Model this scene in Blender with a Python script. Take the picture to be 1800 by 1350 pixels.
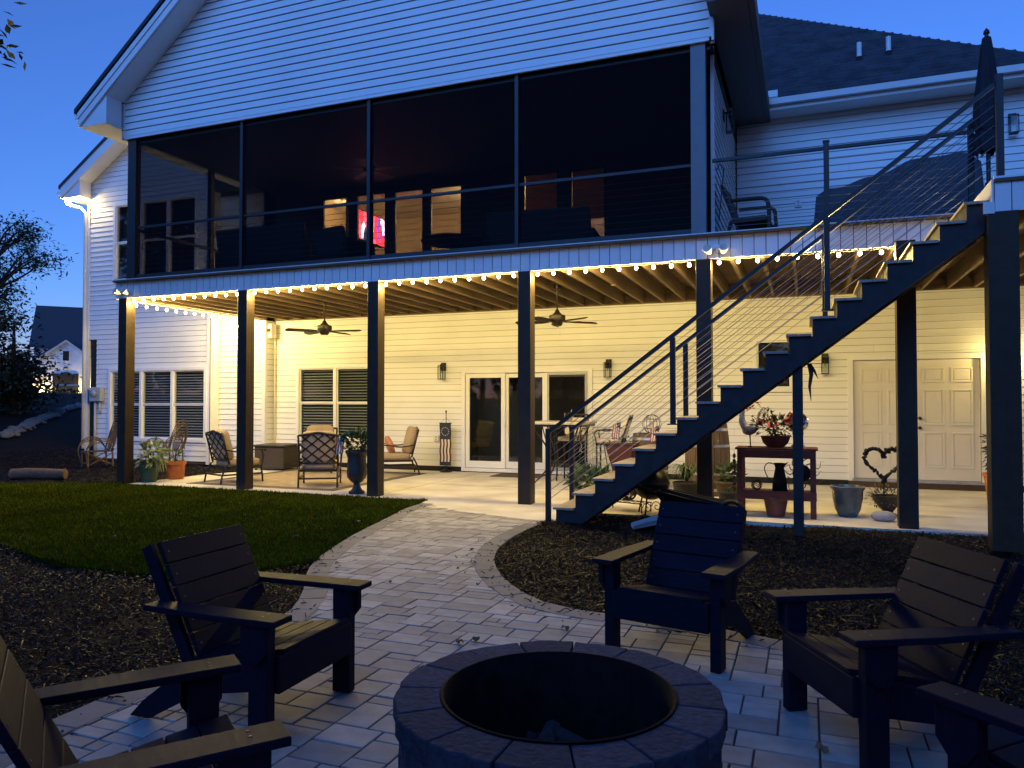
import bpy, math, random
from mathutils import Vector, Matrix
random.seed(7)
R = math.radians
scn = bpy.context.scene
COL = scn.collection
for o in list(bpy.data.objects):
    bpy.data.objects.remove(o)

# ------------------------------------------------------------------ camera, sky, twilight fill, exposure
cam_d = bpy.data.cameras.new('camera')
cam = bpy.data.objects.new('camera', cam_d)
COL.objects.link(cam)
cam.location = (0, 0, 1.5)
cam.rotation_euler = (R(90 + 1.375), 0, R(21.317))
cam_d.sensor_width = 36
cam_d.lens = 36 * 1323.3 / 1800
cam_d.clip_start = 0.05
cam_d.clip_end = 1500
scn.camera = cam

world = bpy.data.worlds.new('World')
scn.world = world
world.use_nodes = True
wn = world.node_tree
for n in list(wn.nodes):
    wn.nodes.remove(n)
SUN_EL, SUN_ROT = R(5.0), R(180)
sky = wn.nodes.new('ShaderNodeTexSky')
sky.sky_type = 'NISHITA'
sky.sun_disc = False
sky.sun_elevation = SUN_EL
sky.sun_rotation = SUN_ROT
sky.air_density = 1.0
sky.dust_density = 0.0
sky.ozone_density = 6.0
tint = wn.nodes.new('ShaderNodeMixRGB')
tint.blend_type = 'MULTIPLY'
tint.inputs[0].default_value = 1.0
tint.inputs[2].default_value = (1.75, 0.79, 0.93, 1)
bg = wn.nodes.new('ShaderNodeBackground')
bg.inputs['Strength'].default_value = 0.063
wo = wn.nodes.new('ShaderNodeOutputWorld')
wn.links.new(sky.outputs[0], tint.inputs[1])
wn.links.new(tint.outputs[0], bg.inputs[0])
wn.links.new(bg.outputs[0], wo.inputs[0])

sun_d = bpy.data.lights.new('sun', 'SUN')  # blue fill added as twilight glow to brighten the gable, not direct sunlight
sun_d.energy = 0.27
sun_d.angle = R(50)
sun_d.color = (0.10, 0.33, 1.0)
sun = bpy.data.objects.new('sun', sun_d)
COL.objects.link(sun)
sun.rotation_euler = (R(60), 0, R(-8))

scn.view_settings.view_transform = 'Standard'
scn.view_settings.look = 'None'
scn.view_settings.exposure = 2.75
scn.view_settings.gamma = 1.0
scn.view_settings.use_curve_mapping = False
scn.render.engine = 'CYCLES'
scn.cycles.max_bounces = 6
scn.cycles.transparent_max_bounces = 12
scn.cycles.use_denoising = True
scn.cycles.sample_clamp_indirect = 4.0

BULB_W = 4.05            # watts of each string bulb
BULB_COL = (1.0, 0.73, 0.235)

# ------------------------------------------------------------------ materials
MATS = {}
def mat(name, col, rough=0.6, metal=0.0, noise=None, bump=None, var=0.0, spec=0.5, wood=None, col2=None, emis=None, coat=0):
    if name in MATS:
        return MATS[name]
    m = bpy.data.materials.new(name)
    m.use_nodes = True
    nt = m.node_tree
    b = nt.nodes['Principled BSDF']
    b.inputs['Base Color'].default_value = (*col, 1)
    b.inputs['Roughness'].default_value = rough
    b.inputs['Metallic'].default_value = metal
    b.inputs['Specular IOR Level'].default_value = spec
    if coat:
        b.inputs['Coat Weight'].default_value = coat
    tc = None
    last = None
    if noise or bump or wood:
        tc = nt.nodes.new('ShaderNodeTexCoord')
    if noise or wood:
        nz = nt.nodes.new('ShaderNodeTexNoise')
        nz.inputs['Detail'].default_value = 6
        mp = nt.nodes.new('ShaderNodeMapping')
        nt.links.new(tc.outputs['Object'], mp.inputs[0])
        nt.links.new(mp.outputs[0], nz.inputs['Vector'])
        if wood:
            mp.inputs['Scale'].default_value = wood[0]
            nz.inputs['Scale'].default_value = 1
            amt = wood[1]
        else:
            nz.inputs['Scale'].default_value = noise[0]
            amt = noise[1]
        cr = nt.nodes.new('ShaderNodeValToRGB')
        cr.color_ramp.elements[0].position = 0.3
        cr.color_ramp.elements[1].position = 0.7
        c2 = col2 if col2 else tuple(min(1, c * (1 + amt)) for c in col)
        cr.color_ramp.elements[0].color = (*[c * (1 - amt) for c in col], 1)
        cr.color_ramp.elements[1].color = (*c2, 1)
        nt.links.new(nz.outputs['Fac'], cr.inputs[0])
        last = cr.outputs[0]
        mr = nt.nodes.new('ShaderNodeMapRange')
        mr.inputs['To Min'].default_value = max(0.02, rough - 0.12)
        mr.inputs['To Max'].default_value = min(1, rough + 0.12)
        nt.links.new(nz.outputs['Fac'], mr.inputs['Value'])
        nt.links.new(mr.outputs[0], b.inputs['Roughness'])
    if var:
        oi = nt.nodes.new('ShaderNodeObjectInfo')
        hs = nt.nodes.new('ShaderNodeHueSaturation')
        mr2 = nt.nodes.new('ShaderNodeMapRange')
        mr2.inputs['To Min'].default_value = 1 - var
        mr2.inputs['To Max'].default_value = 1 + var
        nt.links.new(oi.outputs['Random'], mr2.inputs['Value'])
        nt.links.new(mr2.outputs[0], hs.inputs['Value'])
        if last:
            nt.links.new(last, hs.inputs['Color'])
        else:
            hs.inputs['Color'].default_value = (*col, 1)
        last = hs.outputs[0]
    if last:
        nt.links.new(last, b.inputs['Base Color'])
    if bump:
        nb = nt.nodes.new('ShaderNodeTexNoise')
        nb.inputs['Scale'].default_value = bump[0]
        nb.inputs['Detail'].default_value = 5
        nt.links.new(tc.outputs['Object'], nb.inputs['Vector'])
        bm = nt.nodes.new('ShaderNodeBump')
        bm.inputs['Strength'].default_value = bump[1]
        bm.inputs['Distance'].default_value = bump[2] if len(bump) > 2 else 0.01
        nt.links.new(nb.outputs['Fac'], bm.inputs['Height'])
        nt.links.new(bm.outputs[0], b.inputs['Normal'])
    if emis:
        b.inputs['Emission Color'].default_value = (*emis[0], 1)
        b.inputs['Emission Strength'].default_value = emis[1]
    MATS[name] = m
    return m

def island_var(m, lo, hi):
    nt = m.node_tree; g = nt.nodes.new('ShaderNodeNewGeometry'); h = nt.nodes.new('ShaderNodeHueSaturation'); r = nt.nodes.new('ShaderNodeMapRange')
    r.inputs['To Min'].default_value = lo; r.inputs['To Max'].default_value = hi
    b = nt.nodes['Principled BSDF']; src = b.inputs['Base Color'].links[0].from_socket
    nt.links.new(g.outputs['Random Per Island'], r.inputs['Value']); nt.links.new(r.outputs[0], h.inputs['Value'])
    nt.links.new(src, h.inputs['Color']); nt.links.new(h.outputs[0], b.inputs['Base Color'])
siding_m = mat('white_vinyl_siding', (0.74, 0.74, 0.72), 0.45, noise=(1.3, 0.05), bump=(60, 0.08, 0.002), var=0.025)
sheath_m = mat('lap_shadow_sheathing', (0.05,0.05,0.055), 0.9)  # colour darkened so the gaps between boards read as lap shadows
trim_m = mat('white_trim', (0.76, 0.76, 0.75), 0.4, noise=(3, 0.04))
skirt_m = mat('white_skirt', (0.74, 0.74, 0.73), 0.45, noise=(2, 0.05), var=0.04)
post_m = mat('dark_brown_paint', (0.040, 0.028, 0.017), 0.5, noise=(9, 0.18), bump=(40, 0.15, 0.003), spec=0.22)
stair_m = mat('charcoal_stain', (0.030, 0.029, 0.030), 0.6, spec=0.2, noise=(10, 0.25), bump=(50, 0.2, 0.003))
rail_m = mat('dark_bronze_metal', (0.012, 0.012, 0.014), 0.45, metal=0.2)
cable_m = mat('steel_cable', (0.42, 0.42, 0.43), 0.35, metal=1.0)
joist_m = mat('pine_joist', (0.16, 0.105, 0.056), 0.75, wood=((6, 1.2, 14), 0.35), var=0.2)
board_m = mat('deck_board_underside', (0.13, 0.075, 0.036), 0.8, wood=((1.5, 10, 6), 0.35), var=0.2)
tread_m = mat('composite_tread', (0.33, 0.27, 0.205), 0.6, wood=((30, 2, 8), 0.15), var=0.08)
shingle_m = mat('asphalt_shingle', (0.045, 0.047, 0.055), 0.9, noise=(40, 0.4), bump=(90, 0.5, 0.01))
concrete_m = mat('concrete', (0.58, 0.54, 0.45), 0.8, noise=(1.6, 0.20), bump=(45, 0.15, 0.004))
chair_m = mat('charcoal_poly_lumber', (0.0072, 0.0088, 0.0195), 0.56, spec=0.07, wood=((9, 60, 60), 0.3), bump=(150, 0.3, 0.0015), var=0.12)
screen_frame_m = mat('screen_frame', (0.015, 0.016, 0.020), 0.5, noise=(8, 0.15))
dark_m = mat('dark_void', (0.012, 0.012, 0.013), 0.9)
bronze_m = mat('cast_bronze_frame', (0.028, 0.020, 0.015), 0.42, metal=0.3, noise=(20, 0.3))
cushion_m = mat('tan_cushion', (0.36, 0.27, 0.17), 0.9, noise=(25, 0.12), bump=(200, 0.25, 0.002))
cream_m = mat('cream_sling', (0.62, 0.54, 0.40), 0.85, noise=(25, 0.08), bump=(220, 0.2, 0.002))
black_m = mat('black_metal', (0.010, 0.010, 0.011), 0.4, metal=0.4)
terracotta_m = mat('terracotta', (0.42, 0.13, 0.045), 0.75, noise=(9, 0.2))
greenpot_m = mat('green_plastic', (0.040, 0.085, 0.035), 0.5, noise=(7, 0.15))
redwood_m = mat('red_stained_wood', (0.13, 0.028, 0.016), 0.65, wood=((4, 18, 18), 0.35))
barrel_m = mat('barrel_oak', (0.10, 0.062, 0.032), 0.75, wood=((14, 14, 1.5), 0.4))
steel_m = mat('galvanised', (0.5, 0.5, 0.5), 0.35, metal=0.9, noise=(12, 0.15))
silver_m = mat('silver_gazing', (0.75, 0.73, 0.7), 0.12, metal=1.0)
soil_m = mat('potting_soil', (0.03, 0.02, 0.014), 0.95, noise=(30, 0.4))
twig_m = mat('willow_twig', (0.10, 0.064, 0.038), 0.8, noise=(15, 0.3))
bark_m = mat('tree_bark', (0.05, 0.038, 0.028), 0.9, noise=(8, 0.3), bump=(20, 0.6, 0.03))
white_m = mat('white_plastic', (0.72, 0.71, 0.68), 0.4)
grey_m = mat('grey_utility', (0.38, 0.39, 0.40), 0.5, noise=(6, 0.1))
stone_m = mat('river_stone', (0.32, 0.31, 0.29), 0.8, noise=(14, 0.2), bump=(30, 0.3, 0.01), var=0.2)
pitstone_m = mat('fire_pit_block', (0.042, 0.050, 0.072), 0.9, noise=(26, 0.28), bump=(45, 0.8, 0.012), var=0.2, spec=0.06)
rust_m = mat('rusted_steel', (0.022, 0.013, 0.010), 0.8, metal=0.2, spec=0.2, noise=(15, 0.5))
ash_m = mat('ash_bed', (0.022, 0.021, 0.021), 0.95, noise=(12, 0.6), bump=(25, 1.0, 0.03))
paver_m = mat('concrete_paver', (0.31, 0.295, 0.275), 0.8, noise=(7, 0.20), bump=(70, 0.35, 0.004), var=0.26)
border_m = mat('border_paver', (0.165, 0.16, 0.16), 0.8, noise=(7, 0.16), bump=(70, 0.35, 0.004), var=0.12)
sand_m = mat('joint_sand', (0.055, 0.05, 0.045), 0.95, noise=(40, 0.3))
turf_m = mat('turf_base', (0.022, 0.034, 0.002), 0.95, spec=0.0, noise=(20, 0.4))
blade_m = mat('turf_blade', (0.064, 0.074, 0.005), 0.9, spec=0.0, noise=(1.1, 0.35))
ground_m = mat('dark_mulch_soil', (0.008, 0.006, 0.005), 0.95, spec=0.1, noise=(14, 0.5), bump=(35, 1.0, 0.03))
chip_m = mat('mulch_chip', (0.009, 0.0055, 0.0038), 0.45, spec=0.16, noise=(60, 0.6))
island_var(chip_m, 0.15, 1.9); island_var(blade_m, 0.6, 1.4)
dryleaf_m = mat('dry_leaf', (0.17, 0.11, 0.055), 0.8, var=0.3)
flagred_m = mat('flag_red', (0.30, 0.03, 0.035), 0.85)
flagmaroon_m = mat('flag_maroon', (0.12, 0.035, 0.022), 0.85)
flagblue_m = mat('flag_blue', (0.022, 0.03, 0.06), 0.85)
flagwhite_m = mat('flag_white', (0.66, 0.62, 0.54), 0.85)
teal_m = mat('teal_glaze', (0.05, 0.085, 0.085), 0.25, noise=(5, 0.3), col2=(0.11, 0.15, 0.14), coat=0.4)
rug_m = mat('woven_rug', (0.34, 0.27, 0.19), 0.95, noise=(5, 0.25), bump=(90, 0.4, 0.004))
rugdark_m = mat('rug_band', (0.10, 0.085, 0.07), 0.95, noise=(30, 0.3))
doormat_m = mat('coir_mat', (0.09, 0.055, 0.035), 0.95, noise=(60, 0.3))
pink_m = mat('pink_petal', (0.72, 0.07, 0.10), 0.6, noise=(8, 0.25))
pillow_m = mat('floral_pillow', (0.48, 0.32, 0.20), 0.9, noise=(22, 0.55), col2=(0.55, 0.18, 0.10))
urn_m = mat('dark_urn', (0.035, 0.030, 0.026), 0.55, noise=(12, 0.3), bump=(30, 0.3, 0.006))
cover_m = mat('grey_cover', (0.055, 0.06, 0.068), 0.8, noise=(4, 0.2), bump=(6, 0.5, 0.04))
umb_m = mat('umbrella_canvas', (0.012, 0.014, 0.022), 0.85, noise=(5, 0.3), bump=(14, 0.4, 0.02))
door_m = mat('door_paint', (0.66, 0.63, 0.57), 0.4, noise=(2, 0.04))
wicker_m = mat('dark_wicker', (0.045, 0.034, 0.026), 0.75, noise=(40, 0.35), bump=(60, 0.8, 0.01))
room_m = mat('room_wall_beige', (0.50, 0.38, 0.24), 0.8, noise=(2, 0.06))
ceil_m = mat('porch_ceiling_wood', (0.030, 0.022, 0.018), 0.7, wood=((1, 12, 4), 0.3))
interior_m = mat('unlit_interior', (0.030, 0.032, 0.034), 0.9)  # dark colour stands in for the unlit room behind the sliding door
blind_m = mat('blind_slat', (0.22, 0.225, 0.215), 0.6)
shade_m = mat('brown_roller_shade', (0.20, 0.14, 0.08), 0.9, noise=(4, 0.1))
farwhite_m = mat('far_white_siding', (0.72, 0.71, 0.68), 0.6, noise=(1, 0.08))
beige_box_m = mat('beige_box', (0.60, 0.56, 0.46), 0.5)

def leafmat(name, col, var=0.35):
    if name in MATS:
        return MATS[name]
    m = mat(name, col, 0.55, noise=(1.7, var))
    b = m.node_tree.nodes['Principled BSDF']
    return m
leaf_m = leafmat('leaf_green', (0.055, 0.095, 0.025))
leafpale_m = leafmat('leaf_pale', (0.20, 0.24, 0.08))
leafdark_m = leafmat('leaf_dark', (0.022, 0.036, 0.014))
leaftree_m = leafmat('leaf_tree', (0.028, 0.042, 0.018))
leafgrey_m = leafmat('leaf_grey', (0.10, 0.10, 0.055))

def glass_mat(name, refl=1.0, tintc=(0.9, 0.93, 0.95)):
    m = bpy.data.materials.new(name); m.use_nodes = True
    nt = m.node_tree
    for n in list(nt.nodes): nt.nodes.remove(n)
    out = nt.nodes.new('ShaderNodeOutputMaterial')
    mix = nt.nodes.new('ShaderNodeMixShader')
    tr = nt.nodes.new('ShaderNodeBsdfTransparent'); tr.inputs[0].default_value = (*tintc, 1)
    gl = nt.nodes.new('ShaderNodeBsdfGlossy'); gl.inputs['Roughness'].default_value = 0.03
    gl.inputs['Color'].default_value = (refl, refl, refl, 1)
    lw = nt.nodes.new('ShaderNodeLayerWeight'); lw.inputs['Blend'].default_value = 0.5
    pw = nt.nodes.new('ShaderNodeMath'); pw.operation = 'POWER'; pw.inputs[1].default_value = 5.0
    fr = nt.nodes.new('ShaderNodeMath'); fr.operation = 'MULTIPLY_ADD'; fr.inputs[1].default_value = 0.94; fr.inputs[2].default_value = 0.035
    nt.links.new(lw.outputs['Facing'], pw.inputs[0]); nt.links.new(pw.outputs[0], fr.inputs[0])
    nt.links.new(fr.outputs[0], mix.inputs[0]); nt.links.new(tr.outputs[0], mix.inputs[1]); nt.links.new(gl.outputs[0], mix.inputs[2])
    nt.links.new(mix.outputs[0], out.inputs[0])
    MATS[name] = m
    return m
glass_m = glass_mat('window_glass')
jar_m = glass_mat('jar_glass', 1.0, (0.85, 0.88, 0.85))

def translucent_mat(name, col):
    m = bpy.data.materials.new(name); m.use_nodes = True; nt = m.node_tree
    for n in list(nt.nodes): nt.nodes.remove(n)
    out = nt.nodes.new('ShaderNodeOutputMaterial'); mx = nt.nodes.new('ShaderNodeMixShader'); mx.inputs[0].default_value = .6
    a = nt.nodes.new('ShaderNodeBsdfDiffuse'); a.inputs[0].default_value = (*col,1); b = nt.nodes.new('ShaderNodeBsdfTranslucent'); b.inputs[0].default_value = (*col,1)
    nt.links.new(a.outputs[0],mx.inputs[1]); nt.links.new(b.outputs[0],mx.inputs[2]); nt.links.new(mx.outputs[0],out.inputs[0])
    return m
def screen_mat():
    m = bpy.data.materials.new('insect_screen'); m.use_nodes = True
    nt = m.node_tree
    for n in list(nt.nodes): nt.nodes.remove(n)
    out = nt.nodes.new('ShaderNodeOutputMaterial')
    mix = nt.nodes.new('ShaderNodeMixShader'); mix.inputs[0].default_value = 0.46
    tr = nt.nodes.new('ShaderNodeBsdfTransparent'); tr.inputs[0].default_value = (1, 1, 1, 1)
    df = nt.nodes.new('ShaderNodeBsdfDiffuse'); df.inputs[0].default_value = (0.012, 0.012, 0.014, 1)
    nt.links.new(tr.outputs[0], mix.inputs[1]); nt.links.new(df.outputs[0], mix.inputs[2])
    nt.links.new(mix.outputs[0], out.inputs[0])
    return m
screen_m = screen_mat()
roller_m = translucent_mat('translucent_roller_shade', (0.34,0.23,0.13))

def emit_mat(name, col, s):
    m = bpy.data.materials.new(name); m.use_nodes = True
    nt = m.node_tree
    for n in list(nt.nodes): nt.nodes.remove(n)
    out = nt.nodes.new('ShaderNodeOutputMaterial'); em = nt.nodes.new('ShaderNodeEmission')
    em.inputs[0].default_value = (*col, 1); em.inputs[1].default_value = s
    nt.links.new(em.outputs[0], out.inputs[0])
    return m
bulb_m = emit_mat('lit_bulb', (1.0, 0.80, 0.46), 8.0)
lightcord_m = mat('string_cord', (0.16,0.15,0.13), 0.6)
lamp_m = emit_mat('lit_lamp', (1.0, 0.78, 0.38), 14.0)

# ------------------------------------------------------------------ mesh helpers
class MB:
    def __init__(s):
        s.v = []; s.f = []
    def add(s, vs, fs):
        n = len(s.v); s.v += [tuple(p) for p in vs]; s.f += [tuple(n + i for i in q) for q in fs]; return s
    def box(s, x0, x1, y0, y1, z0, z1):
        return s.add([(x0,y0,z0),(x1,y0,z0),(x1,y1,z0),(x0,y1,z0),(x0,y0,z1),(x1,y0,z1),(x1,y1,z1),(x0,y1,z1)],
                     [(0,3,2,1),(4,5,6,7),(0,1,5,4),(1,2,6,5),(2,3,7,6),(3,0,4,7)])
    def beam(s, p, q, w, h, up=(0,0,1)):
        p = Vector(p); q = Vector(q); d = (q - p).normalized(); u = Vector(up)
        r = d.cross(u)
        if r.length < 1e-4: r = d.cross(Vector((1,0,0)))
        r.normalize(); u = r.cross(d).normalized()
        a = r * (w/2); b = u * (h/2)
        vs = [p-a-b, p+a-b, p+a+b, p-a+b, q-a-b, q+a-b, q+a+b, q-a+b]
        return s.add(vs, [(0,1,2,3),(7,6,5,4),(4,5,1,0),(5,6,2,1),(6,7,3,2),(7,4,0,3)])
    def tube(s, pts, r, n=8, closed=False, flat=1.0):
        pts = [Vector(p) for p in pts]; k = len(pts)
        rs = r if isinstance(r, (list, tuple)) else [r]*k
        base = len(s.v); prev = None
        for i, p in enumerate(pts):
            if closed: d = pts[(i+1) % k] - pts[i-1]
            else: d = pts[min(i+1, k-1)] - pts[max(i-1, 0)]
            if d.length < 1e-9: d = Vector((0,0,1))
            d.normalize()
            if prev is None:
                a = d.cross(Vector((0,0,1)))
                if a.length < 1e-3: a = d.cross(Vector((1,0,0)))
            else:
                a = prev - d * prev.dot(d)
                if a.length < 1e-4: a = d.cross(Vector((0,0,1)))
            a.normalize(); prev = a; b = d.cross(a)
            for j in range(n):
                t = 2*math.pi*j/n
                s.v.append(tuple(p + a*(math.cos(t)*rs[i]) + b*(math.sin(t)*rs[i]*flat)))
        m = k if closed else k-1
        for i in range(m):
            i2 = (i+1) % k
            for j in range(n):
                j2 = (j+1) % n
                s.f.append((base+i*n+j, base+i*n+j2, base+i2*n+j2, base+i2*n+j))
        if not closed:
            s.f.append(tuple(base+j for j in reversed(range(n))))
            s.f.append(tuple(base+(k-1)*n+j for j in range(n)))
        return s
    def lathe(s, prof, n=24, c=(0,0,0), cap=True):
        base = len(s.v); k = len(prof)
        for (r, z) in prof:
            for j in range(n):
                t = 2*math.pi*j/n
                s.v.append((c[0]+r*math.cos(t), c[1]+r*math.sin(t), c[2]+z))
        for i in range(k-1):
            for j in range(n):
                j2 = (j+1) % n
                s.f.append((base+i*n+j, base+i*n+j2, base+(i+1)*n+j2, base+(i+1)*n+j))
        if cap:
            if prof[0][0] > 1e-5: s.f.append(tuple(base+j for j in reversed(range(n))))
            if prof[-1][0] > 1e-5: s.f.append(tuple(base+(k-1)*n+j for j in range(n)))
        return s
    def ell(s, c, rx, ry, rz, nu=14, nv=9, p=1.0, rot=None):
        base = len(s.v)
        def sg(x): return math.copysign(abs(x)**p, x)
        for i in range(nv+1):
            ph = -math.pi/2 + math.pi*i/nv
            for j in range(nu):
                t = 2*math.pi*j/nu
                q = Vector((rx*sg(math.cos(ph))*sg(math.cos(t)), ry*sg(math.cos(ph))*sg(math.sin(t)), rz*sg(math.sin(ph))))
                if rot: q = rot @ q
                s.v.append((c[0]+q.x, c[1]+q.y, c[2]+q.z))
        for i in range(nv):
            for j in range(nu):
                j2 = (j+1) % nu
                s.f.append((base+i*nu+j, base+i*nu+j2, base+(i+1)*nu+j2, base+(i+1)*nu+j))
        return s
    def prism(s, poly, vec):
        n = len(poly); vec = Vector(vec)
        vs = [Vector(p) for p in poly]; vs2 = [p + vec for p in vs]
        fs = [tuple(range(n)), tuple(reversed(range(n, 2*n)))]
        for i in range(n):
            j = (i+1) % n
            fs.append((i, n+i, n+j, j))
        return s.add(vs + vs2, fs)
    def leaf(s, p, d, up, L, w, fold=0.15):
        p = Vector(p); d = Vector(d).normalized(); r = d.cross(Vector(up))
        if r.length < 1e-3: r = d.cross(Vector((1,0,0.1)))
        r.normalize(); u = r.cross(d)
        m = p + d*(L*0.45)
        return s.add([p, m + r*(w/2) + u*(w*fold), p + d*L, m - r*(w/2) + u*(w*fold)], [(0,1,2),(0,2,3)])
    def strip(s, pts, w, up=(0,0,1)):
        base = len(s.v); k = len(pts)
        for i, p in enumerate(pts):
            p = Vector(p); d = Vector(pts[min(i+1,k-1)]) - Vector(pts[max(i-1,0)])
            r = d.cross(Vector(up)); r = r.normalized() if r.length > 1e-5 else Vector((1,0,0))
            ww = w * (1 - (i/(k-1))**2 * 0.9) / 2
            s.v.append(tuple(p - r*ww)); s.v.append(tuple(p + r*ww))
        for i in range(k-1):
            s.f.append((base+2*i, base+2*i+1, base+2*i+3, base+2*i+2))
        return s
    def mesh(s, name):
        me = bpy.data.meshes.new(name)
        me.from_pydata(s.v, [], s.f)
        me.validate()
        return me
    def build(s, name, m, parent=None, world=False, smooth=False, bevel=0.0, fixn=True, autos=None):
        me = s.mesh(name)
        if fixn:
            import bmesh
            bm = bmesh.new(); bm.from_mesh(me); bmesh.ops.recalc_face_normals(bm, faces=bm.faces); bm.to_mesh(me); bm.free()
        if smooth:
            me.polygons.foreach_set('use_smooth', [True]*len(me.polygons))
            if autos:
                try: me.set_sharp_from_angle(angle=R(autos))
                except Exception: pass
        me.materials.append(m)
        o = bpy.data.objects.new(name, me)
        COL.objects.link(o)
        if parent:
            o.parent = parent
            if world and parent.parent is None:
                o.location = -parent.location
        if bevel:
            md = o.modifiers.new('bevel', 'BEVEL'); md.width = bevel; md.segments = 2; md.limit_method = 'ANGLE'
        return o

def tag(o, label, cat, group=None):
    o['label'] = label; o['category'] = cat
    if group: o['group'] = group
    return o
def thing(name, label, cat, loc=(0,0,0), rz=0, group=None):
    o = bpy.data.objects.new(name, None); COL.objects.link(o)
    o.empty_display_size = 0.2
    o.location = loc; o.rotation_euler = (0, 0, rz)
    return tag(o, label, cat, group)
def struct(o):
    o['kind'] = 'structure'; return o
def stuff(o, label=None, cat=None):
    o['kind'] = 'stuff'
    if label: o['label'] = label
    if cat: o['category'] = cat
    return o
def dup(root, loc, rz, label):
    r = root.copy(); COL.objects.link(r); r.location = loc; r.rotation_euler = (0,0,rz); r['label'] = label
    for ch in list(root.children):
        c = ch.copy(); COL.objects.link(c); c.parent = r
        for g in list(ch.children):
            d = g.copy(); COL.objects.link(d); d.parent = c
    return r
def share(src, name, parent, loc, rz=0):
    o = bpy.data.objects.new(name, src.data); COL.objects.link(o); o.parent = parent
    o.location = loc; o.rotation_euler = (0,0,rz); return o
def point_light(name, loc, w, col, parent=None, r=0.03):
    ld = bpy.data.lights.new(name, 'POINT'); ld.energy = w; ld.color = col; ld.shadow_soft_size = r
    o = bpy.data.objects.new(name, ld); COL.objects.link(o); o.location = loc
    if parent: o.parent = parent
    return o
def catmull(pts, n=8):
    out = []
    P = [Vector(p) for p in pts]
    for i in range(len(P)-1):
        p0 = P[max(i-1,0)]; p1 = P[i]; p2 = P[i+1]; p3 = P[min(i+2,len(P)-1)]
        for k in range(n):
            t = k/n
            out.append(0.5*((2*p1)+(-p0+p2)*t+(2*p0-5*p1+4*p2-p3)*t*t+(-p0+3*p1-3*p2+p3)*t**3))
    out.append(P[-1]); return out
def inpoly(x, y, P):
    c = False; n = len(P); j = n-1
    for i in range(n):
        xi, yi = P[i][0], P[i][1]; xj, yj = P[j][0], P[j][1]
        if (yi > y) != (yj > y) and x < (xj-xi)*(y-yi)/(yj-yi)+xi: c = not c
        j = i
    return c

# ------------------------------------------------------------------ ground
def hill(x, y):
    u = -15.2 - x
    if u <= 0: return 0.0
    return 2.4*(1-math.exp(-u/14))*(1-math.exp(-(u/2.2)**2))
def ground_sheet():
    xs = [-400,-250,-160,-110,-80,-64,-52,-44,-38]+[-34+i*1.0 for i in range(20)]+[-14+i*2 for i in range(12)]+[12,18,30,60,120,250,400]
    ys = [-300,-100,-40,-20,-10]+[-6+i*2.0 for i in range(24)]+[46,56,70,90,130,200,350]
    b = MB()
    for y in ys:
        for x in xs:
            b.v.append((x, y, hill(x,y)-0.05))
    nx = len(xs)
    for j in range(len(ys)-1):
        for i in range(nx-1):
            b.f.append((j*nx+i, j*nx+i+1, (j+1)*nx+i+1, (j+1)*nx+i))
    return struct(b.build('ground', ground_m, smooth=True))
ground_sheet()

# concrete slab with rounded nose at the path
slab_poly = [(-11.62,14.6),(-11.62,10.32),(-5.45,10.26),(-5.28,9.85),(-5.0,9.62),(-4.5,9.42),(-3.2,9.05),(-2.95,9.1),(-2.85,9.95),(9,9.95),(9,14.75),(-11.62,14.75)]
slab_poly = slab_poly[1:]
slab = MB().prism([(x,y,-0.2) for x,y in slab_poly], (0,0,0.2)).build('patio_slab', concrete_m)
struct(slab)
for cx_ in (-6.45, -1.25): MB().box(cx_,cx_+.007,10.35 if cx_ < -3 else 10.0,14.74,0.0,0.0015).build('control_joint', sand_m, slab)
MB().box(-11.5,8.9,12.4,12.407,0.0,0.0012).build('control_joint', sand_m, slab)

# ---- paver patio and walk
PC = Vector((-0.87, 2.70)); PR = 2.47
left_pts = catmull([(p[0],p[1],0) for p in [(-5.33,9.95),(-5.27,9.3),(-5.13,8.78),(-4.78,7.3),(-4.44,6.24),(-4.18,5.67),(-3.72,4.97),(-3.42,4.35),(-3.33,3.6),(-3.34,2.85)]], 8)
arc = []
a0, a1 = 177, 435
for i in range(61):
    t = R(a0 + (a1-a0)*i/60)
    arc.append(Vector((PC.x+PR*math.cos(t), PC.y+PR*math.sin(t), 0)))
right_pts = catmull([(p[0],p[1],0) for p in [(-0.22,5.09),(-0.7,5.21),(-1.2,5.24),(-1.61,5.29),(-1.94,5.46),(-2.36,5.92),(-2.71,6.51),(-2.94,7.15),(-3.06,7.98),(-3.05,9.06)]], 8)
edge = left_pts + arc + right_pts
patio_poly = [(p.x,p.y) for p in edge] + [(-4.5,9.44)]
def offset(path, d):
    out = []
    for i, p in enumerate(path):
        t = path[min(i+1,len(path)-1)] - path[max(i-1,0)]
        n = Vector((-t.y, t.x, 0)).normalized()
        out.append(p + n*d)
    return out
inner = offset(edge, 0.2)
inner_poly = [(p.x,p.y) for p in inner] + [(-4.5,9.44)]
mid_poly = [(p.x,p.y) for p in offset(edge, 0.10)] + [(-4.5,9.44)]
pv = bpy.data.objects.new('paver_patio', None); COL.objects.link(pv); struct(pv)
pv.location = (PC.x, PC.y, 0)
bed = MB().prism([(x,y,-0.06) for x,y in patio_poly], (0,0,0.05)).build('bedding_sand', sand_m, pv, world=True)
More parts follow.
